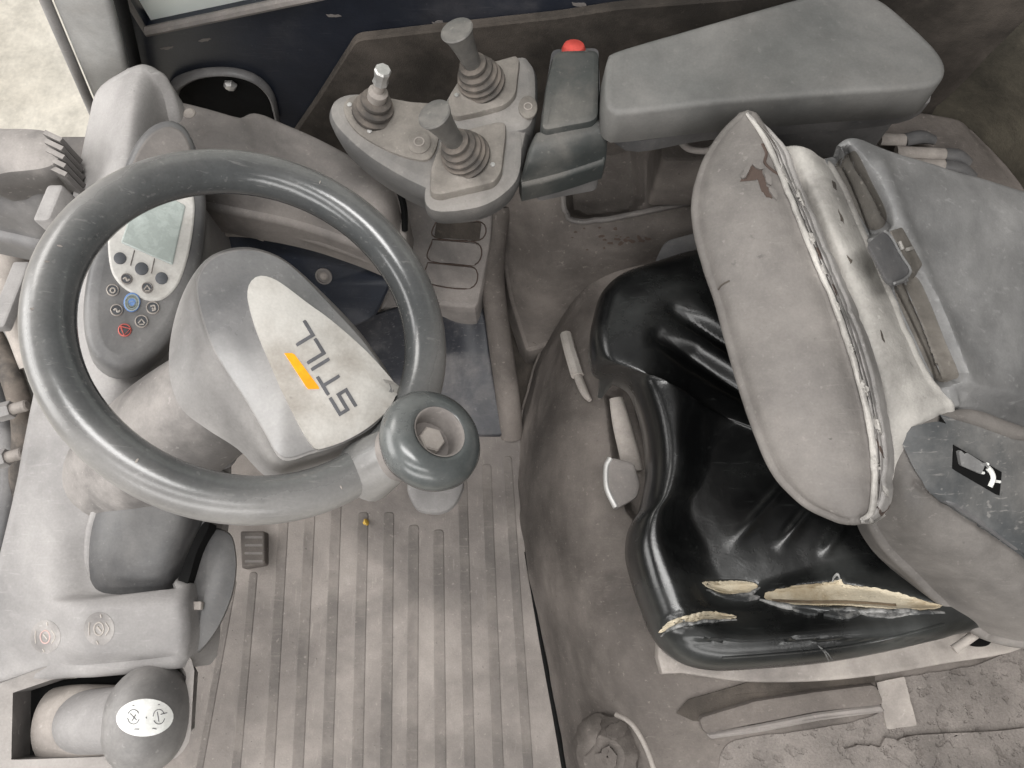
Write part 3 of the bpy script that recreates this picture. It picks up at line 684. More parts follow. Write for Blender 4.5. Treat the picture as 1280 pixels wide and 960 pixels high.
for (u, v, r, k) in BT:
    o_ = .0026 if k != 's' else .0002
    bt = disc(u, v, r, o_, .0014, m_btn, t, 'button', 1.1)
    if k != 'd':
        disc(u, v, r, o_, .0016, m_trim if k == 'r' else m_frame, bt, 'button_ring', 1.1, True)
        c = (u, v)
        b = MB(); w3 = BT.index((u, v, r, k)) % 4; q_ = lambda x, y: atp(u + x, v + y, DC, DN, o_ + .0019)
        if w3 == 0: b.tube([q_(-4, 2), q_(0, -3), q_(4, 2)], .0008, n=6, sub=1); b.tube([q_(-3, 3.5), q_(3, 3.5)], .0007, n=6, sub=1)
        elif w3 == 1: b.tube([q_(3*math.cos(a), 3*math.sin(a)) for a in (i_*math.pi/5 for i_ in range(11))], .0008, n=6, sub=1)
        elif w3 == 2: b.tube([q_(-3, -2), q_(2, -3), q_(3, 2), q_(-1, 3)], .0009, n=6, sub=3); b.tube([q_(-1, 0), q_(1, 1)], .0008, n=6, sub=1)
        else: b.tube([q_(-4, 0), q_(-1, -2), q_(1, 2), q_(4, 0)], .0009, n=6, sub=3)
        obj('symbol', b, m_tape, bt)
bb = disc(165, 378, 10.5, .0015, .002, m_blue, t, 'button', 1.35)
for q in (.9, .6, .3):
    c = atp(165, 378 + (1-q)*3, DC, DN, .0035); rr = (atp(175, 378, DC, DN, .0035) - c).length*q
    obj('button_ring', MB().lathe(c, DN, [(rr*.9, .0001), (rr*.9, .0005), (rr, .0005), (rr, .0001)], 28, ex=1.35), m_lcd, bb)
rb = disc(156, 413, 8.5, .0002, .0014, m_btn, t, 'button', 1.1)
disc(156, 413, 8.5, .0002, .0016, m_redb, rb, 'button_ring', 1.1, True)
b = MB(); tri = [(151, 408), (163, 411), (155, 419), (151, 408)]
b.tube([atp(*p, DC, DN, .0022) for p in tri], .0007, n=6, sub=1); obj('symbol', b, m_redb, rb)

# ------------------------------------------------------------------ trim on the far side, left of the console
t = thing('side_trim', 'long curved grey brown trim panel between the wheel and the door', 'trim panel', at(380, 220, .3))
rows = [[(212, 129, .50), (250, 138, .50), (296, 150, .49), (318, 145, .48), (350, 158, .47), (400, 180, .46), (450, 207, .45), (490, 235, .44), (502, 270, .40)],
        [(216, 170, .50), (250, 180, .50), (300, 185, .49), (325, 185, .48), (355, 195, .47), (400, 212, .46), (445, 235, .45), (482, 262, .44), (500, 292, .40)],
        [(230, 215, .48), (260, 222, .48), (300, 228, .48), (330, 232, .47), (360, 240, .46), (400, 252, .45), (440, 268, .44), (476, 288, .43), (498, 310, .39)],
        [(250, 250, .44), (275, 255, .45), (310, 262, .45), (340, 268, .44), (370, 275, .43), (400, 284, .42), (440, 298, .41), (472, 312, .40), (496, 326, .37)]]
tr = obj('panel', MB().patch(rows, 60, 30, r=.008, depth=.06, amp=.001, fs=10), m_trim, t, bvh=True)
obj('screw', MB().lathe(cast(237, 142, tr)[0], cast(237, 142, tr)[1], [(.007, -.002), (.007, .001), (.005, .003), (.0005, .003)], 14), m_frame, t)
obj('ledge', MB().tube([at(256, 262, .42), at(320, 275, .41), at(400, 296, .39), at(470, 322, .37), at(500, 338, .36)], [.010, .011, .012, .011, .008], n=12), m_trim, t)
obj('end_gap_shade', MB().tube([at(499, 238, .44), at(505, 260, .425), at(506, 288, .40)], .004, n=8), m_black, t)  # black rod painted in for the shadow at the panel end
t = thing('inner_panel', 'black painted panel with a round bolt behind the hub', 'panel', at(380, 360, .2))
lp = [at(248, 283, .36), at(300, 288, .36), at(400, 308, .35), at(486, 330, .34), at(490, 352, .33), at(468, 398, .28), at(446, 408, .27), at(380, 420, .24), at(248, 420, .24)]
ip = obj('panel', MB().plate(poly(lp, 0, .012), [(.003, 0), (0, .003), (0, .02)]), m_darker, t, bvh=True)
h, n = cast(405, 345, ip)
obj('washer', MB().lathe(h, n, [(.0115, -.001), (.0115, .002), (.009, .0025), (.009, .0005), (.0001, .0005)], 24), m_trim, t)
obj('bolt', MB().lathe(h, n, [(.0055, 0), (.0055, .0015), (.004, .003), (.0001, .0032)], 14), m_frame, t)
obj('edge_ledge', MB().tube([at(250, 290, .372), at(310, 292, .372), at(330, 297, .37)], .005), m_frame, t)
t = thing('air_vent', 'brown column panel with three inset pads under the joystick console', 'panel', at(560, 320, .2))
rows = [[(500, 235, .34), (545, 255, .33), (610, 262, .32)], [(504, 280, .30), (545, 290, .30), (608, 295, .29)], [(498, 330, .25), (535, 335, .25), (600, 340, .24)], [(480, 385, .2), (525, 375, .2), (592, 380, .19)]]
vp = obj('panel', MB().patch(rows, 30, 30, r=.006, depth=.08, amp=.001), m_trim, t, bvh=True)
PADS = [[(546, 274), (602, 278), (599, 300), (543, 296)], [(541, 299), (597, 304), (593, 331), (537, 325)], [(535, 328), (592, 334), (588, 360), (531, 352)]]
for P in PADS: obj('pad', decal(P, vp, .0022, .002, 40, False, 4), m_felt if P is PADS[0] else m_trim, t)
b = MB()
for P in PADS: wire([(x, y, 0) for x, y in P + P[:1]], vp, .0009, .0008, 6, 6, b)
obj('pad_edge', b, m_stain, t)
t = thing('kick_panel', 'scuffed blue black kick panel beside the footwell', 'panel', at(560, 440, .1))
rows = [[(440, 402, .22), (500, 385, .2), (560, 358, .19), (588, 362, .18)], [(450, 430, .17), (520, 420, .15), (575, 400, .13), (604, 400, .13)], [(480, 480, .09), (540, 470, .08), (585, 465, .07), (612, 465, .07)], [(490, 545, .012), (540, 545, .012), (585, 540, .012), (628, 540, .012)]]
obj('panel', MB().patch(rows, 30, 36, r=.006, depth=.03, amp=.0015, fs=14), dusty('scuffed navy paint', (48, 51, 60), (112, 108, 108), .42, (.4, .75), 16, .1, scratch=.25), t)
t = thing('corner_post', 'dusty curved brown post between the kick panel and the seat hood', 'post', at(630, 450, .05))
obj('post', MB().tube([at(622, 255, .30), at(618, 300, .26), at(616, 350, .2), at(624, 420, .12), at(634, 490, .05), at(640, 545, -.005)], [.020, .018, .018, .019, .020, .020], n=20), m_hood, t)

# ------------------------------------------------------------------ seat hood
t = thing('seat_hood', 'brown dusty hood under the seat with pocked lower right corner', 'hood', at(800, 600, .0)); hood_t = t
rows = [[(745, 290, .22), (770, 290, .26), (830, 285, .275), (950, 285, .28), (1120, 285, .28), (1310, 285, .28)],
        [(716, 365, .16), (738, 352, .22), (800, 340, .265), (900, 340, .28), (1100, 340, .28), (1310, 340, .28)],
        [(681, 428, .06), (702, 422, .16), (745, 415, .245), (850, 415, .28), (1100, 420, .28), (1310, 420, .28)],
        [(656, 505, .0), (680, 500, .13), (722, 498, .225), (810, 500, .27), (1050, 500, .28), (1310, 500, .28)],
        [(648, 600, .0), (674, 600, .13), (720, 600, .22), (805, 600, .265), (1050, 600, .28), (1310, 600, .28)],
        [(658, 700, .0), (686, 700, .12), (732, 700, .21), (820, 700, .255), (1050, 700, .275), (1310, 700, .28)],
        [(678, 800, .0), (706, 800, .11), (752, 800, .20), (840, 800, .245), (1050, 800, .265), (1310, 800, .27)],
        [(697, 900, .0), (726, 900, .10), (772, 900, .185), (860, 900, .235), (1050, 895, .255), (1310, 880, .26)],
        [(714, 1000, .0), (744, 1000, .09), (792, 1000, .175), (880, 1000, .225), (1050, 990, .245), (1310, 970, .25)]]
SEATCUT = [(758, 492), (778, 488), (792, 500), (806, 560), (812, 620), (800, 655), (786, 640), (770, 600)]
def hd(u, v):
    d = 0.0
    if u > 850 and v > 830: d += .0007*noise.fractal(Vector((u*.08, v*.08, 2)), 1, 2, 3)*sstep(850, 930, u)*sstep(830, 860, v)
    if 745 < u < 825 and 480 < v < 665: d -= .016 * sstep(4, -4, psd(u, v, SEATCUT))
    return d
hood = obj('hood', MB().patch(rows, 260, 260, disp=hd, r=.004, depth=.02, amp=.0022, fs=16), m_hood, t, bvh=True)
PK = [(1112, 852), (1150, 843), (1215, 832), (1292, 812), (1296, 900), (1290, 985), (1100, 988), (920, 986), (900, 950), (920, 925), (1010, 912), (1095, 892)]
pk = obj('pocked_skin', decal(PK, hood, .0016, .003, 140, True, 26, rag=.6), m_pock, t, bvh=True)
obj('latch_slot', decal([(846, 891), (860, 874), (936, 852), (1090, 838), (1094, 852), (938, 874), (870, 902)], hood, .0034, .004, 70, False, 4), m_felt, t)
def lift(p, h): q, n = cast(*p, hood); return q + n*h
lb = [lift(p, .012) for p in ((872, 894), (938, 873), (1012, 862), (1090, 852), (1102, 878), (1020, 888), (940, 903), (880, 915))]
obj('latch_bar', MB().plate(poly(lb, 0, .008), [(.005, 0), (.0015, .001), (0, .005), (.0, .022)]).jitter(.0008, 60), m_hood, t)
lb = [lift(p, .007) for p in ((882, 915), (940, 905), (1020, 890), (1098, 880), (1104, 888), (1025, 899), (945, 914), (888, 922))]
obj('latch_lip', MB().plate(poly(lb, 0, .003), [(.002, 0), (0, .002), (0, .016)]).jitter(.0008, 60), m_trim, t)
obj('label_tape', decal([(1094, 852), (1128, 845), (1144, 905), (1106, 911)], hood, .0050, .006, 40, False, 4), m_frame, t)
obj('raised_plate', decal([(1106, 985), (1107, 945), (1122, 922), (1160, 916), (1230, 913), (1294, 911), (1296, 950), (1294, 985), (1200, 987)], hood, .0062, .004, 70, True, 8, dome=.001), m_pock, t)
obj('edge_gap', MB().tube([at(u, v, .0015) for u, v in ((656, 690), (676, 800), (695, 900), (712, 1000))], [.001, .003, .004, .004], n=8), m_black, t)
# torn insulation lump
c = at(765, 940, .19)
b = MB(); b.lathe(c - Vector((0, 0, .03)), (-.25, -.1, 1), [(.046, 0), (.045, .02), (.037, .035), (.024, .044), (.01, .048), (.0005, .046)], 40)
b.v = [p + (p - c).normalized() * .008 * noise.fractal(p*45, 1, 2, 4) for p in b.v]
obj('torn_insulation', b, m_hood, t, 25, bvh=True)
ti = bpy.data.objects['torn_insulation']
for q in ([(724, 915), (742, 898), (752, 905), (744, 930), (730, 945)], [(758, 912), (778, 905), (783, 915), (766, 925)], [(745, 945), (760, 932), (772, 950), (757, 966)]):
    obj('torn_flap', decal(q, ti, .0045, .004, 22, True, 3, rag=1.5), m_hood, t, 30)
obj('insulation_seam', MB().tube([cast(*p, hood)[0] for p in ((770, 893), (790, 905), (808, 935), (822, 975))], .0035), m_frame, t)

# cable with white sleeve
t = thing('sleeved_cable', 'white plastic sleeve with a pale tip stuck on the brown hood', 'cable sleeve', cast(725, 455, hood)[0])
pts = [(713, 421), (718, 440), (727, 471)]
P3 = [cast(*p, hood)[0] + cast(*p, hood)[1]*.008 for p in pts]
obj('sleeve', MB().tube(P3, [.0088, .009, .0095], n=8, flat=.75), m_tape, t, 30)
P3 = [cast(*p, hood)[0] + cast(*p, hood)[1]*.007 for p in ((726, 470), (730, 481), (735, 493), (741, 502))]
obj('tip', MB().tube(P3, [.006, .0062, .0055, .003], n=10), m_frame, t)

# base below the console
t = thing('console_pedestal', 'pale brown moulded pedestal with a tray below the armrest', 'pedestal', at(740, 300, .1))
rows = [[(640, 225, .36), (690, 200, .37), (760, 180, .38), (840, 170, .38), (960, 165, .38), (1120, 160, .38)],
        [(631, 262, .30), (690, 255, .33), (760, 250, .34), (840, 245, .345), (960, 240, .345), (1120, 240, .345)],
        [(632, 305, .24), (690, 300, .29), (760, 298, .31), (840, 295, .32), (960, 290, .32), (1120, 290, .32)],
        [(640, 365, .16), (672, 365, .19), (720, 355, .22), (780, 345, .24), (850, 340, .25), (1120, 335, .26)],
        [(661, 434, .05), (670, 432, .06), (690, 425, .08), (730, 420, .09), (800, 410, .10), (1120, 400, .12)]]
TRAY = [(704, 200), (800, 175), (802, 248), (790, 262), (735, 272), (712, 266)]
TRAY2 = [(845, 186), (900, 180), (900, 245), (800, 262), (803, 200)]
def pd(u, v):
    d = -.035 * sstep(5, -5, psd(u, v, TRAY))
    return d
pb = obj('body', MB().patch(rows, 110, 80, disp=pd, r=.006, depth=.1, amp=.0015, fs=14), m_hood, t, bvh=True)
obj('tray_edge', wire([(700, 205, 0), (706, 262, 0), (720, 276, 0), (760, 274, 0), (830, 260, 0), (880, 250, 0)], pb, .004, .002), m_trim, t)
for k in range(26):
    u0, v0 = random.gauss(775, 28), random.gauss(298, 7); r0 = random.uniform(1.2, 4)
    obj('stain', decal([(u0 + r0*random.uniform(.5, 1.5)*math.cos(a), v0 + .7*r0*random.uniform(.5, 1.3)*math.sin(a)) for a in (i*math.pi/4 for i in range(8))], pb, .0003, .0003, 12, rings=1), m_stain, t)
# ------------------------------------------------------------------ joystick console
t = thing('joystick_console', 'dusty grey control console holding three joysticks', 'console', at(560, 200, .45)); con = t
ZC = .555
def cl(P, z, n=70): return closed([at(*p, z) for p in P], n)
nose = [(409, 134), (416, 121), (434, 113), (462, 113), (500, 119), (545, 126), (590, 118), (640, 110), (668, 120), (660, 170), (648, 212), (625, 236), (590, 250), (545, 252), (536, 240), (500, 222), (458, 196), (428, 170), (412, 150)]
obj('body', MB().plate(cl(nose, ZC, 110), [(.012, 0), (.004, .003), (0, .011), (.001, .028), (.004, .05)], dome=.003, rings=0), m_cons, t, 40)
obj('inlay', MB().plate(cl([(430, 128), (445, 118), (470, 119), (510, 126), (552, 134), (548, 175), (540, 195), (526, 200), (490, 190), (450, 168), (432, 146)], ZC + .003, 60), [(.003, 0), (.0006, .0006), (0, .003), (0, .006)]), m_tan, t)
hb = obj('side_boss', MB().plate(cl([(553, 128), (580, 90), (600, 80), (649, 67), (664, 74), (672, 96), (668, 150), (640, 165), (560, 160)], ZC + .004, 60), [(.010, 0), (.003, .003), (0, .010), (.002, .045)]), m_cons, t)
pl = [[(559, 121), (580, 88), (590, 83), (645, 68), (650, 74), (645, 118), (632, 131), (596, 141), (570, 146), (560, 140)],
      [(538, 210), (552, 170), (560, 166), (622, 151), (632, 152), (633, 165), (627, 215), (618, 228), (548, 244), (537, 240)]]
for P in pl:
    obj('plate', MB().plate(poly([at(*p, ZC + .012) for p in P], 0, .008), [(.004, 0), (.001, .001), (0, .004), (0, .012)]), m_tan, t)
obj('front_lip', MB().plate(cl([(530, 250), (536, 215), (555, 168), (640, 145), (652, 165), (650, 215), (632, 240), (600, 258), (548, 264)], ZC + .001, 60), [(.006, 0), (.001, .002), (0, .007), (.0, .02), (.003, .03)]), m_cons, t)
def button(u, v, rx, ry, z, nm='touch_pad'):
    c = at(u, v, z); r1 = (at(u + rx, v, z) - c).length
    o = obj(nm, MB().lathe(c, (0, 0, 1), [(r1, -.002), (r1*.97, .0006), (r1*.85, .0012), (.0002, .0015)], 32, ex=ry/rx), m_tan, t)
    obj('ring_mark', MB().lathe(c + Vector((0, 0, .0014)), (0, 0, 1), [(r1*.36, -.0006), (r1*.36, .0006), (r1*.46, .0006), (r1*.46, -.0006)], 24), m_frame, o)
button(524, 178, 15, 17, ZC + .0035); button(660, 134, 12, 17, ZC + .0055)
for (u, v) in ((462, 164), (437, 131), (616, 206), (571, 119)):
    obj('screw', MB().lathe(at(u, v, ZC + (.0125 if u > 560 else .0035)), (0, 0, 1), [(.0028, 0), (.0026, .001), (.0002, .0014)], 10), m_metal, t)
bx = [(692, 62), (750, 60), (749, 150), (675, 164), (682, 105)]
obj('control_box', MB().plate(poly([at(*p, .585) for p in bx], 0, .012), [(.006, 0), (.0015, .0015), (0, .006), (0, .03)]), m_green, t)
rows = [[(674, 168, .576), (712, 160, .577), (751, 152, .576)], [(666, 186, .572), (710, 176, .573), (753, 166, .572)], [(660, 208, .56), (705, 196, .56), (754, 182, .56)], [(652, 228, .54), (700, 216, .54), (753, 199, .54)]]
obj('lower_box', MB().patch(rows, 24, 24, r=.005, depth=.03), m_green, t)
bxr = [(676, 150), (690, 62), (748, 60), (754, 200), (672, 215)]
obj('box_core', MB().plate(poly([at(*p, .53) for p in bxr], 0, .008), [(0, 0), (0, .06)]), m_dark, t)
rc = at(717, 62, .575)
obj('push_button', MB().lathe(rc, (0, .25, 1), [(.0125, -.01), (.013, .001), (.011, .005), (.005, .007), (.0002, .0075)], 28), m_red, t)

# joysticks
def axis_top(bu, bv, bz, tu, tv):
    P = at(bu, bv, bz); best = min((at(tu, tv, bz + .001*k) for k in range(20, 160)), key=lambda q: (q - P).to_2d().length + .12*abs((q-P).length - .105))
    return P, best
def joystick(big=True):
    o = bpy.data.objects.new('joystick' if big else 'small_joystick', None); COL.objects.link(o); OFF[o] = Vector()
    Z = Vector((0, 0, 1))
    if big:
        pr_ = [(.0245, -.004), (.0265, 0), (.0265, .003), (.021, .006), (.0245, .0095), (.0245, .012), (.0195, .015), (.0225, .0185), (.0220, .021), (.0165, .024), (.0190, .0275), (.0185, .030), (.0130, .033), (.0150, .037), (.0145, .041), (.0105, .043)]
        obj('boot', MB().lathe((0, 0, 0), Z, pr_, 32), m_boot, o, 30)
        g = [(.0095, .040), (.0102, .055), (.0115, .075), (.0140, .095), (.0165, .1035), (.0168, .105), (.0155, .1065), (.0002, .1075)]
        b = MB().lathe((0, 0, 0), Z, g, 32)
        b.v = [p + Vector((0, 0, max(0, p.z - .09) * p.x * 14)) for p in b.v]
        obj('grip', b, m_grip, o, 40)
    else:
        pr_ = [(.022, -.003), (.0235, 0), (.0235, .004), (.018, .007), (.0205, .011), (.0200, .014), (.0145, .017), (.0165, .021), (.0160, .024), (.010, .027)]
        obj('boot', MB().lathe((0, 0, 0), Z, pr_, 28), m_boot, o, 30)
        obj('stem', MB().lathe((0, 0, 0), Z, [(.0095, .024), (.0105, .028), (.0105, .038), (.006, .041), (.006, .054)], 16), m_frame, o, 30)
        obj('cap', MB().lathe((0, 0, 0), Z, [(.006, .053), (.0085, .055), (.0070, .062), (.0088, .074), (.0075, .0765), (.0002, .077)], 8), m_metal, o, 25)
    return o
def place(o, base, top, L, label, group=None):
    P, Q = axis_top(*base, *top); d = (Q - P)
    o.location = P; o.rotation_euler = d.to_track_quat('Z', 'Y').to_euler(); s_ = min(1.25, max(.8, d.length / L)); o.scale = (1, 1, s_)
    o['label'] = label; o['category'] = 'joystick'
    if group: o['group'] = group
    print('joy', P, Q, s_)
j1 = joystick(True)
j2 = j1.copy(); COL.objects.link(j2)
for ch in j1.children:
    c_ = ch.copy(); COL.objects.link(c_); c_.parent = j2
place(j1, (583, 196, ZC + .012), (546, 147), .106, 'flared grey joystick nearer the seat, closest to the steering wheel rim', 'flared joysticks on the console')
place(j2, (602, 104, ZC + .012), (571, 38), .106, 'flared grey joystick nearest the door, tallest in the picture', 'flared joysticks on the console')
j3 = joystick(False)
place(j3, (467, 141, ZC + .003), (479, 86), .077, 'small joystick with bare metal cap on the console nose')

# ------------------------------------------------------------------ armrest
t = thing('armrest', 'long grey green padded armrest behind the joysticks', 'armrest', at(960, 120, .45))
ao = [(757, 80), (764, 68), (860, 40), (940, 17), (1010, 0), (1060, -8), (1098, 4), (1140, 38), (1172, 70), (1184, 92), (1184, 118), (1160, 134), (1060, 140), (920, 152), (780, 170), (760, 168), (754, 130)]
lp = closed([at(*p, .575) for p in ao], 120)
def bev(r, h, k=.6): return [(r, 0), (r*.55, r*.12), (r*.22, r*.4), (0, r), (0, h), (.004, h + .004)]
obj('pad', MB().plate(closed([at(*p, .615) for p in ((757, 86), (760, 72), (772, 62), (860, 36), (940, 13), (1010, -6), (1060, -14), (1100, -2), (1140, 30), (1172, 62), (1183, 84), (1176, 101), (1150, 109), (1050, 116), (900, 128), (785, 141), (764, 138), (756, 122))], 130), [(.006, 0), (.003, .0006), (.001, .002), (0, .005), (-.002, .045), (.004, .052)]), m_arm, t, 50)
obj('base_plate', MB().plate(closed([at(*p, .555) for p in ((775, 90), (1000, 20), (1060, 10), (1150, 90), (1140, 138), (900, 160), (780, 172))], 60), [(0, 0), (0, .02)]), m_dark, t)
obj('support', MB().box(at(850, 205, .40), (.035, 0, 0), (0, .03, 0), (0, 0, .05), .008), m_hood, t)
obj('slide_rail', MB().box(at(1000, 150, .5), (.09, 0, 0), (0, .03, 0), (0, 0, .03), .006), m_dark, t)
obj('handle_loop', MB().tube([at(850, 176, .53), at(862, 186, .52), at(885, 188, .52), at(898, 178, .53)], .004), m_trim, t)
# ledge with finger levers behind the backrest
t = thing('lever_ledge', 'pale ledge behind the backrest carrying small levers', 'ledge', at(1120, 190, .3))
rows = [[(980, 150, .40), (1100, 140, .40), (1190, 150, .40), (1215, 165, .38)], [(980, 210, .39), (1100, 210, .39), (1220, 205, .39), (1262, 215, .37)], [(980, 290, .37), (1100, 290, .37), (1250, 270, .37), (1300, 270, .36)]]
obj('ledge', MB().patch(rows, 30, 20, r=.006, depth=.05, amp=.001), m_hood, t)
for (u, v, lab) in ((1030, 184, 'left'), (1075, 181, 'right')):
    obj('dome', MB().lathe(at(u, v, .41), (0, 0, 1), [(.024, -.012), (.024, .004), (.018, .010), (.0002, .013)], 28, ex=.55), m_trim, t)
for (a, c, e, lab) in (((1100, 174), (1131, 175), (1168, 175), 'pale finger lever with grey end nearest the armrest'), ((1120, 190), (1181, 193), (1212, 204), 'middle pale finger lever with dark curved end'), ((1130, 205), (1180, 207), (1218, 222), 'lowest finger lever with dark end beside the shell')):
    f = thing('finger_lever', lab, 'lever', at(*a, .42), 'finger levers behind the backrest')
    A, C_, E_ = at(*a, .425), at(*c, .425), at(*e, .42)
    obj('arm', MB().tube([A, A.lerp(C_, .5), C_], .0085, n=12, flat=.7), m_frame, f)
    obj('tip', MB().tube([C_, C_.lerp(E_, .55) + Vector((0, .003, .002)), E_], [.0088, .0092, .0065], n=12, flat=.7), m_dark, f)

# ------------------------------------------------------------------ operator seat
t = thing('operator_seat', 'torn black vinyl seat with its dusty backrest tipped forward', 'seat', at(980, 600, .28)); seat = t
# cushion
CO = [(886, 313), (850, 320), (816, 331), (775, 346), (752, 366), (741, 400), (738, 430), (745, 456), (768, 466), (789, 478), (801, 505), (810, 545), (812, 590), (804, 630), (790, 656), (786, 690), (794, 725), (806, 760), (822, 798), (848, 826), (888, 838), (950, 836), (1035, 828), (1120, 812), (1183, 796), (1250, 775), (1320, 700), (1340, 500), (1300, 330), (1100, 300), (960, 303)]
NC = 320
loop = closed([at(*p, .385) for p in CO], NC)
cc = at(1010, 560, .385)
pxl = spline([(u, v) for u, v in CO], NC, True)
RID = [((905, 690), (985, 600), 9, .006), ((968, 690), (1025, 620), 8, .006), ((1025, 700), (1055, 655), 7, .005),
       ((822, 398), (940, 472), 13, .0075), ((852, 372), (945, 428), 11, .006)]
GRV = [((822, 420), (940, 496), 9, .009), ((842, 388), (940, 452), 7, .006)]
def proj(p):
    q = p - EYE; x, y, z = q.x, CP*q.y + SP*q.z, -SP*q.y + CP*q.z
    return 640 - FPX*x/z, 480 + FPX*y/z
TEARS = [[(878, 728), (900, 726), (928, 726), (947, 731), (940, 740), (915, 743), (892, 738)],
         [(956, 742), (990, 733), (1040, 727), (1052, 724), (1056, 730), (1100, 736), (1150, 749), (1178, 759), (1130, 762), (1060, 757), (1000, 756), (965, 752)],
         [(824, 790), (838, 776), (862, 768), (885, 764), (912, 768), (920, 773), (890, 775), (860, 779), (838, 787)]]
b = MB(); RG = []
sidev = []
for i in range(NC):
    tt_ = (loop[(i+1) % NC] - loop[i-1]).normalized(); e = tt_.cross(Vector((0, 0, 1)))
    if e.dot(loop[i] - cc) < 0: e = -e
    sidev.append(e)
RG.append([p - e*.012 - Vector((0, 0, .075)) for p, e in zip(loop, sidev)])
RG.append([p - e*.002 - Vector((0, 0, .045)) for p, e in zip(loop, sidev)])
RG.append([p - Vector((0, 0, .015)) for p in loop])
RG.append(list(loop))
KR = 90
for k in range(1, KR + 1):
    f = k / KR; g_ = 1 - f*.985
    row = []
    for i, p in enumerate(loop):
        q = cc + (p - cc)*g_
        din = (p - q).length
        ang = math.atan2(p.y - cc.y, p.x - cc.x)
        front = sstep(.03, .22, (p - cc).y * .9 - (p-cc).x * .5 - .05)    # broad roll at the far front corner
        near = sstep(-.05, -.2, (p - cc).y)
        wb = .050 + .085*front + .02*near
        h = .028*math.sqrt(max(0., 1 - (1 - min(1, din/.022))**2)) + .010*math.sin(min(math.pi, math.pi*din/wb)) - (.040 - .01*front)*sstep(wb*.45, wb*1.5, din)
        q = q + Vector((0, 0, h))
        u, v = proj(q)
        for A, B2, w_, hh in RID:
            dd, tp = capd(u, v, A, B2); q.z += .8*hh*math.exp(-(dd/w_)**2)*sstep(-.02, .45, tp)
        for A, B2, w_, hh in GRV:
            dd, tp = capd(u, v, A, B2); q.z -= hh*math.exp(-(dd/w_)**2)
        if 720 < v < 800: q.z += .013*math.exp(-((v - 797 + max(0, u - 950)*.05)/22)**2)*sstep(840, 900, u)*sstep(1230, 1150, u) if v > 740 else 0.0
        if 720 < v < 800: q.z -= .0075*max(sstep(1.5, -3.5, psd(u, v, T_)) for T_ in TEARS)
        q.z += .0005*noise.fractal(q*22, 1, 2, 3) + .0012*max(0, noise.noise(Vector((q.x*14 + q.y*5, q.y*46 - q.x*9, 3)))-.15)*sstep(690, 740, v)
        row.append(q)
    RG.append(row)
RR = [b.ring(r_) for r_ in RG]
for a_, b_ in zip(RR, RR[1:]): b.bridge(a_, b_)
b.fill(RR[-1])
cu = obj('cushion', b, m_vinyl, t, 60, bvh=True)
# tears: foam showing through, with curled vinyl lips
for q in TEARS:
    fo_ = obj('foam', decal(q, cu, .0014, .002, 90, True, 6, rag=.35), m_foam, cu, 30)
LIPS = [([(882, 737), (905, 745), (935, 744), (950, 734)], .0035), ([(950, 750), (990, 760), (1050, 764), (1110, 766), (1180, 765)], .005), 
        ([(826, 794), (846, 784), (880, 778), (921, 775)], .003), ([(1040, 727), (1046, 718), (1052, 726)], .002)]
for q, r_ in LIPS:
    obj('torn_lip', wire([(x, y, 0) for x, y in q], cu, [r_*.25] + [r_*.8]*(len(q)-2) + [r_*.25], .0005, n=10, sub=14).jitter(.0016, 90), m_lip, cu, 60)
# foam soiled line in the long tear
obj('foam_dirt', wire([(965, 753, 0), (1010, 755, 0), (1060, 755, 0), (1120, 759, 0)], cu, .0016, .0022), dusty('soiled foam', (70, 52, 36), (120, 98, 70), .5, (.9, .98), 40), cu)
obj('piping', wire([(903, 822, 0), (960, 818, 0), (1024, 812, 0), (1100, 800, 0), (1180, 780, 0)], cu, .0012, .0004), m_vinyl, cu)
# pan under the cushion
fr = closed([at(*p, .325) for p in ((822, 822), (838, 838), (880, 846), (940, 853), (1050, 850), (1170, 832), (1300, 800), (1330, 700), (1290, 340), (1000, 330), (900, 345), (850, 400), (840, 600))], 80)
obj('seat_pan', MB().plate(fr, [(.004, 0), (.001, .001), (0, .004), (0, .02), (.01, .04)]), m_frame, t, bvh=True)
lp = [at(818, 328, .37), at(832, 300, .37), at(878, 288, .37), at(960, 285, .37), at(960, 330, .37)]
obj('side_flap', MB().plate(poly(lp, 0, .01), [(.002, 0), (0, .002), (0, .02)]), m_dark, t)
rod = at(1196, 803, .36)
obj('strap_stub', MB().tube([at(1238, 778, .375), at(1212, 798, .37), at(1192, 812, .365)], [.006, .005, .005]), m_frame, t)
obj('pan_gap', MB().plate(closed([at(*p, .352) for p in ((1212, 800), (1236, 782), (1243, 790), (1236, 806), (1218, 808))], 30), [(0, 0), (0, .004)]), m_black, t)
# seat lever in the hood slot
lv = obj('seat_lever', MB().tube([at(770, 498, .283), at(777, 530, .287), at(786, 565, .29), at(792, 590, .29)], [.009, .012, .013, .013], n=16, flat=.5), m_frame, t)
pad_ = [(757, 582), (764, 571), (793, 578), (801, 606), (797, 622), (770, 637), (758, 612)]
pdl = obj('lever_paddle', MB().plate(poly([at(*p, .315) for p in pad_], 0, .006), [(.004, 0), (.001, .001), (0, .004), (.001, .02)]), m_trim, lv)
obj('paddle_edge', MB().tube([at(763, 573, .312), at(758, 585, .312), at(759, 610, .312), at(770, 634, .312)], .004), m_metal, lv)

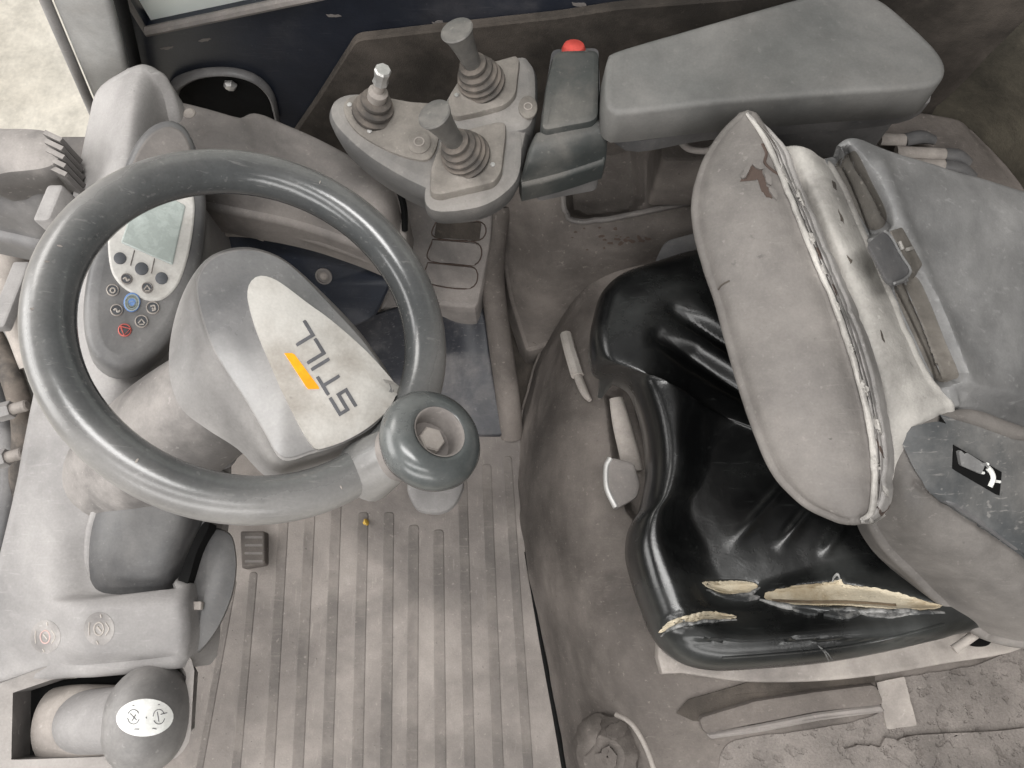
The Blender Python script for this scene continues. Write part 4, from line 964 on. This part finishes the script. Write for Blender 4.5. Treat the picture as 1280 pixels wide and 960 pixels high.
# backrest
BN = Vector((-.34, -.12, .93)).normalized(); BC = at(980, 400, .63)
bt = lambda P, off=0., n=90: closed([atp(*p, BC, BN, off) for p in P], n)
lens = [(930, 141), (912, 160), (893, 183), (877, 208), (866, 240), (867, 280), (878, 322), (892, 366), (910, 428), (928, 490), (946, 542), (968, 592), (1002, 636), (1040, 661), (1068, 664), (1085, 650), (1090, 615), (1087, 560), (1076, 505), (1060, 448), (1038, 385), (1014, 322), (992, 266), (970, 205), (950, 160)]
LP = [((929, 144), (937, 144)), ((907, 168), (951, 168)), ((884, 203), (968, 205)), ((872, 245), (983, 250)), ((873, 285), (997, 285)), ((886, 330), (1014, 328)), ((901, 375), (1032, 375)), ((917, 435), (1054, 438)),
      ((935, 497), (1072, 497)), ((953, 547), (1083, 550)), ((975, 593), (1088, 600)), ((1008, 626), (1086, 628)), ((1044, 644), (1078, 642)), ((1060, 648), (1070, 648))]
rows = []
for (a, c) in LP:
    k = min(1., math.hypot(a[0]-c[0], a[1]-c[1]) / 110)
    rows.append([(a[0] + (c[0]-a[0])*f, a[1] + (c[1]-a[1])*f, h*k - .002) for f, h in ((0, -.006), (.12, .003), (.35, .009), (.6, .010), (.85, .006), (1, .0))])
br = obj('backrest_pad', MB().patch(rows, 40, 90, r=.007, depth=.13, down=Vector((.42, .30, -.86)), conv=lambda u, v, h: atp(u, v, BC, BN, h), amp=.0012, fs=18), m_back, t, 60, bvh=True)
piping = [(934, 142), (955, 172), (975, 215), (997, 268), (1020, 325), (1045, 385), (1066, 448), (1082, 506), (1091, 560), (1093, 605), (1089, 640), (1076, 650)]
obj('piping', MB().tube([atp(*p, BC, BN, -.0005) for p in piping], [.0015] + [.0026]*10 + [.0015], n=10).jitter(.0008, 90), m_strip, br)
RQ = [(938, 143), (974, 180), (990, 218), (1012, 270), (1036, 328), (1061, 388), (1082, 450), (1096, 508), (1103, 560), (1103, 603), (1098, 630), (1080, 650)]
rows = [[(p[0] + (q[0]-p[0])*f, p[1] + (q[1]-p[1])*f, h) for f, h in ((0, -.002), (.14, .0015), (.3, -.0035), (.42, -.0005), (.58, -.0045), (.7, -.0015), (.86, -.004), (1, -.012))] for p, q in zip(piping, RQ)]
def bandd(u, v): return .0011*noise.fractal(Vector((u*.055 + v*.01, v*.012 - u*.02, 1.5)), 1, 2.2, 4) - .0008*max(0, noise.noise(Vector((u*.12, v*.05, 7))) - .25)*3
sb = obj('seam_band', MB().patch(rows, 40, 150, disp=bandd, r=.003, depth=.03, down=Vector((.6, .1, -.8)), conv=lambda u, v, h: atp(u, v, BC, BN, h)), m_silver, br, 30, bvh=True)
roll = [(962, 180), (985, 235), (1008, 285), (1032, 340), (1056, 398), (1076, 455), (1091, 515), (1099, 570), (1099, 620), (1088, 652)]
# tears in the top pad: ragged dark split with lifted flakes of cover
TP = [(925, 227), (930, 217), (938, 208), (945, 205), (951, 209), (953, 218), (959, 226), (957, 232), (963, 239), (966, 249), (957, 246), (952, 238), (951, 230), (945, 222), (941, 214), (934, 219)]
obj('tear', decal(TP, br, .0006, .0008, 64, False, 3, rag=.9), m_stain, br)
for q in ([(940, 206), (950, 203), (954, 212), (947, 212)], [(955, 218), (962, 222), (963, 233), (957, 228)], [(960, 236), (969, 240), (970, 251), (964, 245)], [(927, 222), (934, 208), (938, 211), (931, 224)]):
    obj('torn_flap', decal(q, br, .0026, .002, 22, True, 2, rag=.5), m_back, br, 25)
obj('split', wire([(953, 180, 0), (958, 192, 0), (956, 203, 0), (963, 211, 0), (972, 217, 0), (978, 217, 0)], br, .0016, -.0004), m_stain, br)
for k in range(22):      # cracks and flakes along the frayed seam
    f = (k + .5) / 22; q = spline([tuple(map(float, p)) for p in roll], 200)[int(f*199)]
    u0, v0 = q[0] + random.uniform(-10, 8), q[1] + random.uniform(-8, 8); L_ = random.uniform(5, 14); w_ = random.uniform(.8, 2.2)
    dx, dy = .38, .92
    P = [(u0 - dx*L_, v0 - dy*L_), (u0 + dy*w_, v0 - dx*w_ - 2), (u0 + dx*L_*.6 + 1, v0 + dy*L_*.6), (u0 + dx*L_, v0 + dy*L_), (u0 - dy*w_, v0 + dx*w_)]
    if k % 2: obj('seam_flake', decal(P, sb, .0016, .0012, 20, True, 2, rag=.4), m_strip, br, 25)
    else: obj('crack', decal(P, sb, .0003, .0004, 20, True, 1, rag=.5), m_stain, br, 25)
obj('crease', wire([(898, 362, 0), (903, 356, 0), (912, 351, 0)], br, .0008, .0002), m_felt, br)

# rear body of the backrest: pale cover strip, hard shell, side wing
rows = [[(975, 188, .632), (992, 186, .64), (1010, 190, .64), (1032, 204, .625)],
        [(996, 240, .625), (1018, 238, .64), (1040, 240, .635), (1056, 246, .615)],
        [(1018, 300, .615), (1042, 298, .635), (1062, 298, .63), (1080, 300, .61)],
        [(1040, 360, .605), (1066, 358, .625), (1088, 356, .62), (1104, 356, .60)],
        [(1062, 425, .595), (1088, 420, .615), (1112, 416, .61), (1130, 414, .595)],
        [(1080, 490, .585), (1108, 485, .605), (1134, 478, .60), (1158, 474, .588)],
        [(1094, 550, .572), (1118, 545, .588), (1148, 533, .588), (1186, 512, .582)],
        [(1098, 590, .55), (1112, 584, .562), (1126, 574, .568), (1140, 562, .570)],
        [(1100, 622, .53), (1106, 619, .537), (1112, 613, .542), (1118, 606, .545)]]
rc_ = obj('rear_cover', MB().patch(rows, 24, 76, r=.006, depth=.10, down=Vector((.35, 0, -.94)), amp=.0018, fs=20), m_strip, t, bvh=True)
for q in ([(1048, 262), (1053, 270), (1055, 280), (1051, 276)], [(1058, 318), (1066, 326), (1063, 330)], [(1040, 226), (1044, 228), (1046, 238), (1042, 236)], [(1100, 412), (1104, 420), (1106, 428), (1102, 424)]):
    obj('crack', decal(q, rc_, .0003, .0004, 14, False, 2, rag=.6), m_felt, rc_)
rows = [[(1028, 206, .622), (1046, 190, .636), (1066, 176, .645), (1110, 190, .628), (1190, 215, .595), (1320, 252, .53)],
        [(1052, 250, .615), (1078, 236, .632), (1104, 228, .638), (1150, 235, .62), (1220, 255, .588), (1330, 285, .53)],
        [(1078, 305, .608), (1104, 292, .622), (1130, 285, .628), (1180, 295, .606), (1240, 315, .578), (1330, 345, .53)],
        [(1104, 360, .600), (1128, 350, .613), (1150, 344, .618), (1200, 360, .595), (1260, 380, .568), (1330, 405, .53)],
        [(1130, 416, .592), (1152, 408, .604), (1174, 404, .608), (1220, 425, .585), (1270, 445, .56), (1330, 470, .53)],
        [(1156, 470, .584), (1176, 464, .594), (1196, 462, .596), (1240, 490, .572), (1280, 505, .552), (1330, 525, .526)],
        [(1172, 505, .576), (1192, 502, .582), (1212, 505, .582), (1250, 522, .564), (1290, 540, .545), (1330, 555, .52)]]
POC1 = [(1010, 200), (1062, 184), (1078, 197), (1098, 229), (1113, 262), (1115, 279), (1105, 291), (1060, 302)]
POC2 = [(1090, 362), (1136, 341), (1150, 345), (1168, 378), (1186, 425), (1203, 466), (1198, 476), (1145, 492)]
def shd(u, v):
    d = 0
    if 1035 < u < 1215:
        d -= .020*sstep(3, -3, psd(u, v, POC1)) + .020*sstep(3, -3, psd(u, v, POC2))
        d -= .0035*math.exp(-(capd(u, v, (1040, 214), (1168, 492))[0]/2.2)**2)
    d += .0035*math.exp(-(capd(u, v, (1100, 205), (1215, 490))[0]/10)**2)
    d -= .010*sstep(-6, 8, v - (484 + (u-1210)*.18)) * sstep(1185, 1215, u)
    return d
sh = obj('shell', MB().patch(rows, 150, 150, disp=shd, r=.005, depth=.12, down=Vector((.2, 0, -.98)), amp=.0015, fs=14), m_shell, t, bvh=True)
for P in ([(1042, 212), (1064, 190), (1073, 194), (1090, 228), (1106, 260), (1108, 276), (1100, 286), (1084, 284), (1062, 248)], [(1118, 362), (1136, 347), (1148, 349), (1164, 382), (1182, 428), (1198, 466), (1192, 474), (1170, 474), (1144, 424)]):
    obj('pocket_dirt_shade', decal(P, sh, .0004, .0004, 90, True, 16), m_pkt, sh)  # covers floor and wall up to the lip; the wall's shade is in its colour
# document clip
hc, nc = cast(1160, 318, sh)
def cpl(P, off, r): return poly([atp(*p, hc, nc, off) for p in P], 0, r)
cl_ = obj('clip', MB().plate(cpl([(1084, 304), (1104, 288), (1112, 290), (1140, 336), (1134, 348), (1118, 354), (1108, 350)], .003, .004), [(.002, 0), (.0005, .0005), (0, .002), (.0, .008), (.004, .014)], n=nc, drop=Vector((.3, 0, -.95))), m_dark, sh, 30)
obj('clip_spring', MB().plate(cpl([(1112, 288), (1128, 283), (1154, 330), (1144, 342), (1138, 338)], .000, .003), [(.0015, 0), (0, .0015), (0, .012)], n=nc, drop=Vector((.3, 0, -.95))), m_pkt, sh, 30)
obj('clip_edge', MB().tube([atp(*p, hc, nc, .004) for p in ((1106, 289), (1114, 296), (1126, 318), (1138, 338), (1130, 349), (1118, 354))], .0012, n=8), m_shell, sh)
for (a, c) in (((1134, 312), (1140, 310)), ((1124, 302), (1128, 312))):
    obj('clip_tab', MB().tube([atp(*a, hc, nc, .002), atp(*c, hc, nc, .002)], .0018, n=8, sub=1), m_strip, sh)
# wing
rows = [[(1094, 545, .572), (1125, 540, .585), (1160, 532, .588), (1210, 520, .580), (1260, 535, .562), (1330, 560, .53)],
        [(1092, 590, .545), (1130, 580, .568), (1170, 568, .575), (1225, 562, .566), (1270, 575, .55), (1330, 598, .52)],
        [(1092, 640, .51), (1135, 632, .545), (1180, 622, .556), (1230, 612, .552), (1275, 622, .54), (1330, 645, .51)],
        [(1112, 680, .48), (1155, 672, .52), (1200, 666, .536), (1245, 664, .535), (1285, 675, .525), (1330, 695, .50)],
        [(1150, 720, .45), (1190, 716, .49), (1230, 715, .51), (1265, 716, .512), (1295, 722, .505), (1330, 735, .49)],
        [(1196, 765, .42), (1220, 765, .445), (1250, 768, .465), (1280, 770, .475), (1305, 775, .472), (1330, 780, .465)],
        [(1236, 792, .40), (1250, 796, .41), (1270, 800, .42), (1290, 802, .43), (1310, 802, .43), (1330, 802, .43)]]
GRW = [(1145, 605), (1180, 628), (1230, 660), (1300, 705)]
def wgd(u, v):
    d = 0
    # stepped edge between the padded side and the hard panel with the switch
    for a_, b_ in zip(GRW, GRW[1:]):
        dd = capd(u, v, a_, b_)[0]; d -= .004*math.exp(-(dd/4)**2)
    return d
wing = obj('side_wing', MB().patch(rows, 90, 90, disp=wgd, r=.008, depth=.08, down=Vector((.3, .1, -.95)), amp=.0015, fs=16), m_wing, t, bvh=True)
SP_ = [(1122, 533), (1146, 523), (1172, 521), (1210, 530), (1262, 549), (1312, 568), (1312, 716), (1270, 690), (1230, 662), (1190, 636), (1164, 614), (1146, 592), (1133, 566)]
m_side = dusty('rubbed dark side panel', (70, 74, 77), (146, 141, 135), .36, (.4, .7), 8, .06, scratch=.3, contrast=.26)
sp = obj('side_panel', decal(SP_, wing, .003, .002, 70, True, 10), m_side, t, bvh=True)
bz = obj('switch_bezel', decal([(1191, 556), (1251, 590), (1248, 620), (1190, 586)], sp, .0012, .001, 40, False, 3), m_black, t, 30, bvh=True)
sw = obj('lumbar_switch', decal([(1195, 564), (1202, 560), (1229, 577), (1223, 592), (1198, 581)], bz, .0035, .002, 32, False, 3), m_shell, t, 30)
b = MB()
wire([(1233, 584, 0), (1238, 590, 0), (1240, 598, 0), (1236, 608, 0)], sp, .0026, .0008, 8, 4, b)
wire([(1224, 590, 0), (1229, 591, 0)], sp, .0014, .0008, 6, 2, b); wire([(1243, 601, 0), (1249, 602, 0)], sp, .0014, .0008, 6, 2, b)
wire([(1234, 579, 0), (1231, 583, 0)], sp, .0016, .0008, 6, 2, b)
obj('seat_symbol', b, m_white, bz)
obj('worn_edge', wire([(1176, 622, 0), (1200, 634, 0), (1230, 655, 0), (1270, 684, 0)], wing, .003, .0005), m_dark, t)

for q in ([(1030, 770), (1046, 764), (1075, 768), (1060, 774)], [(1080, 769), (1110, 765), (1140, 767), (1112, 773)], [(905, 748), (930, 745), (950, 748), (930, 752)], [(990, 762), (1012, 764), (1022, 769), (1000, 767)]):
    obj('torn_flap', decal(q, cu, .003, .002, 24, True, 2, rag=.8), m_lip, cu, 25)
for (a, c) in (((1022, 806), (1036, 826)), ((1024, 808), (1040, 824))):
    obj('loose_thread', wire([(a[0], a[1], 0), ((a[0]+c[0])/2 + 2, (a[1]+c[1])/2, 0), (c[0], c[1], 0)], cu, .0007, .0006), m_lip, cu)
for k in range(14):
    u0, v0 = random.choice(((1010, 748), (1080, 746), (1130, 752), (915, 734)))
    u0 += random.gauss(0, 20); v0 += random.gauss(0, 3)
    h, n = cast(u0, v0, cu)
    obj('foam_crumb', MB().lathe(h, n, [(.0005, -.001), (.0022*random.uniform(.5, 1), .0008), (.0003, .002)], 6), m_foam, cu)
# grit on mat and hood
b = MB()
for k in range(260):
    u0, v0 = random.uniform(240, 700), random.uniform(640, 960)
    p = at(u0, v0, .0032); r0 = random.uniform(.0003, .0009)
    w = [p + Vector((random.uniform(-r0, r0)*1.5, random.uniform(-r0, r0)*1.5, -.0015)) for _ in range(3)] + [p + Vector((0, 0, r0))]
    i_ = b.ring(w); b.f += [(i_[0], i_[1], i_[3]), (i_[1], i_[2], i_[3]), (i_[2], i_[0], i_[3])]
g = obj('dirt_crumbs', b, m_trim); g['kind'] = 'stuff'; g['label'] = 'fine brown grit scattered on the ribbed floor mat'
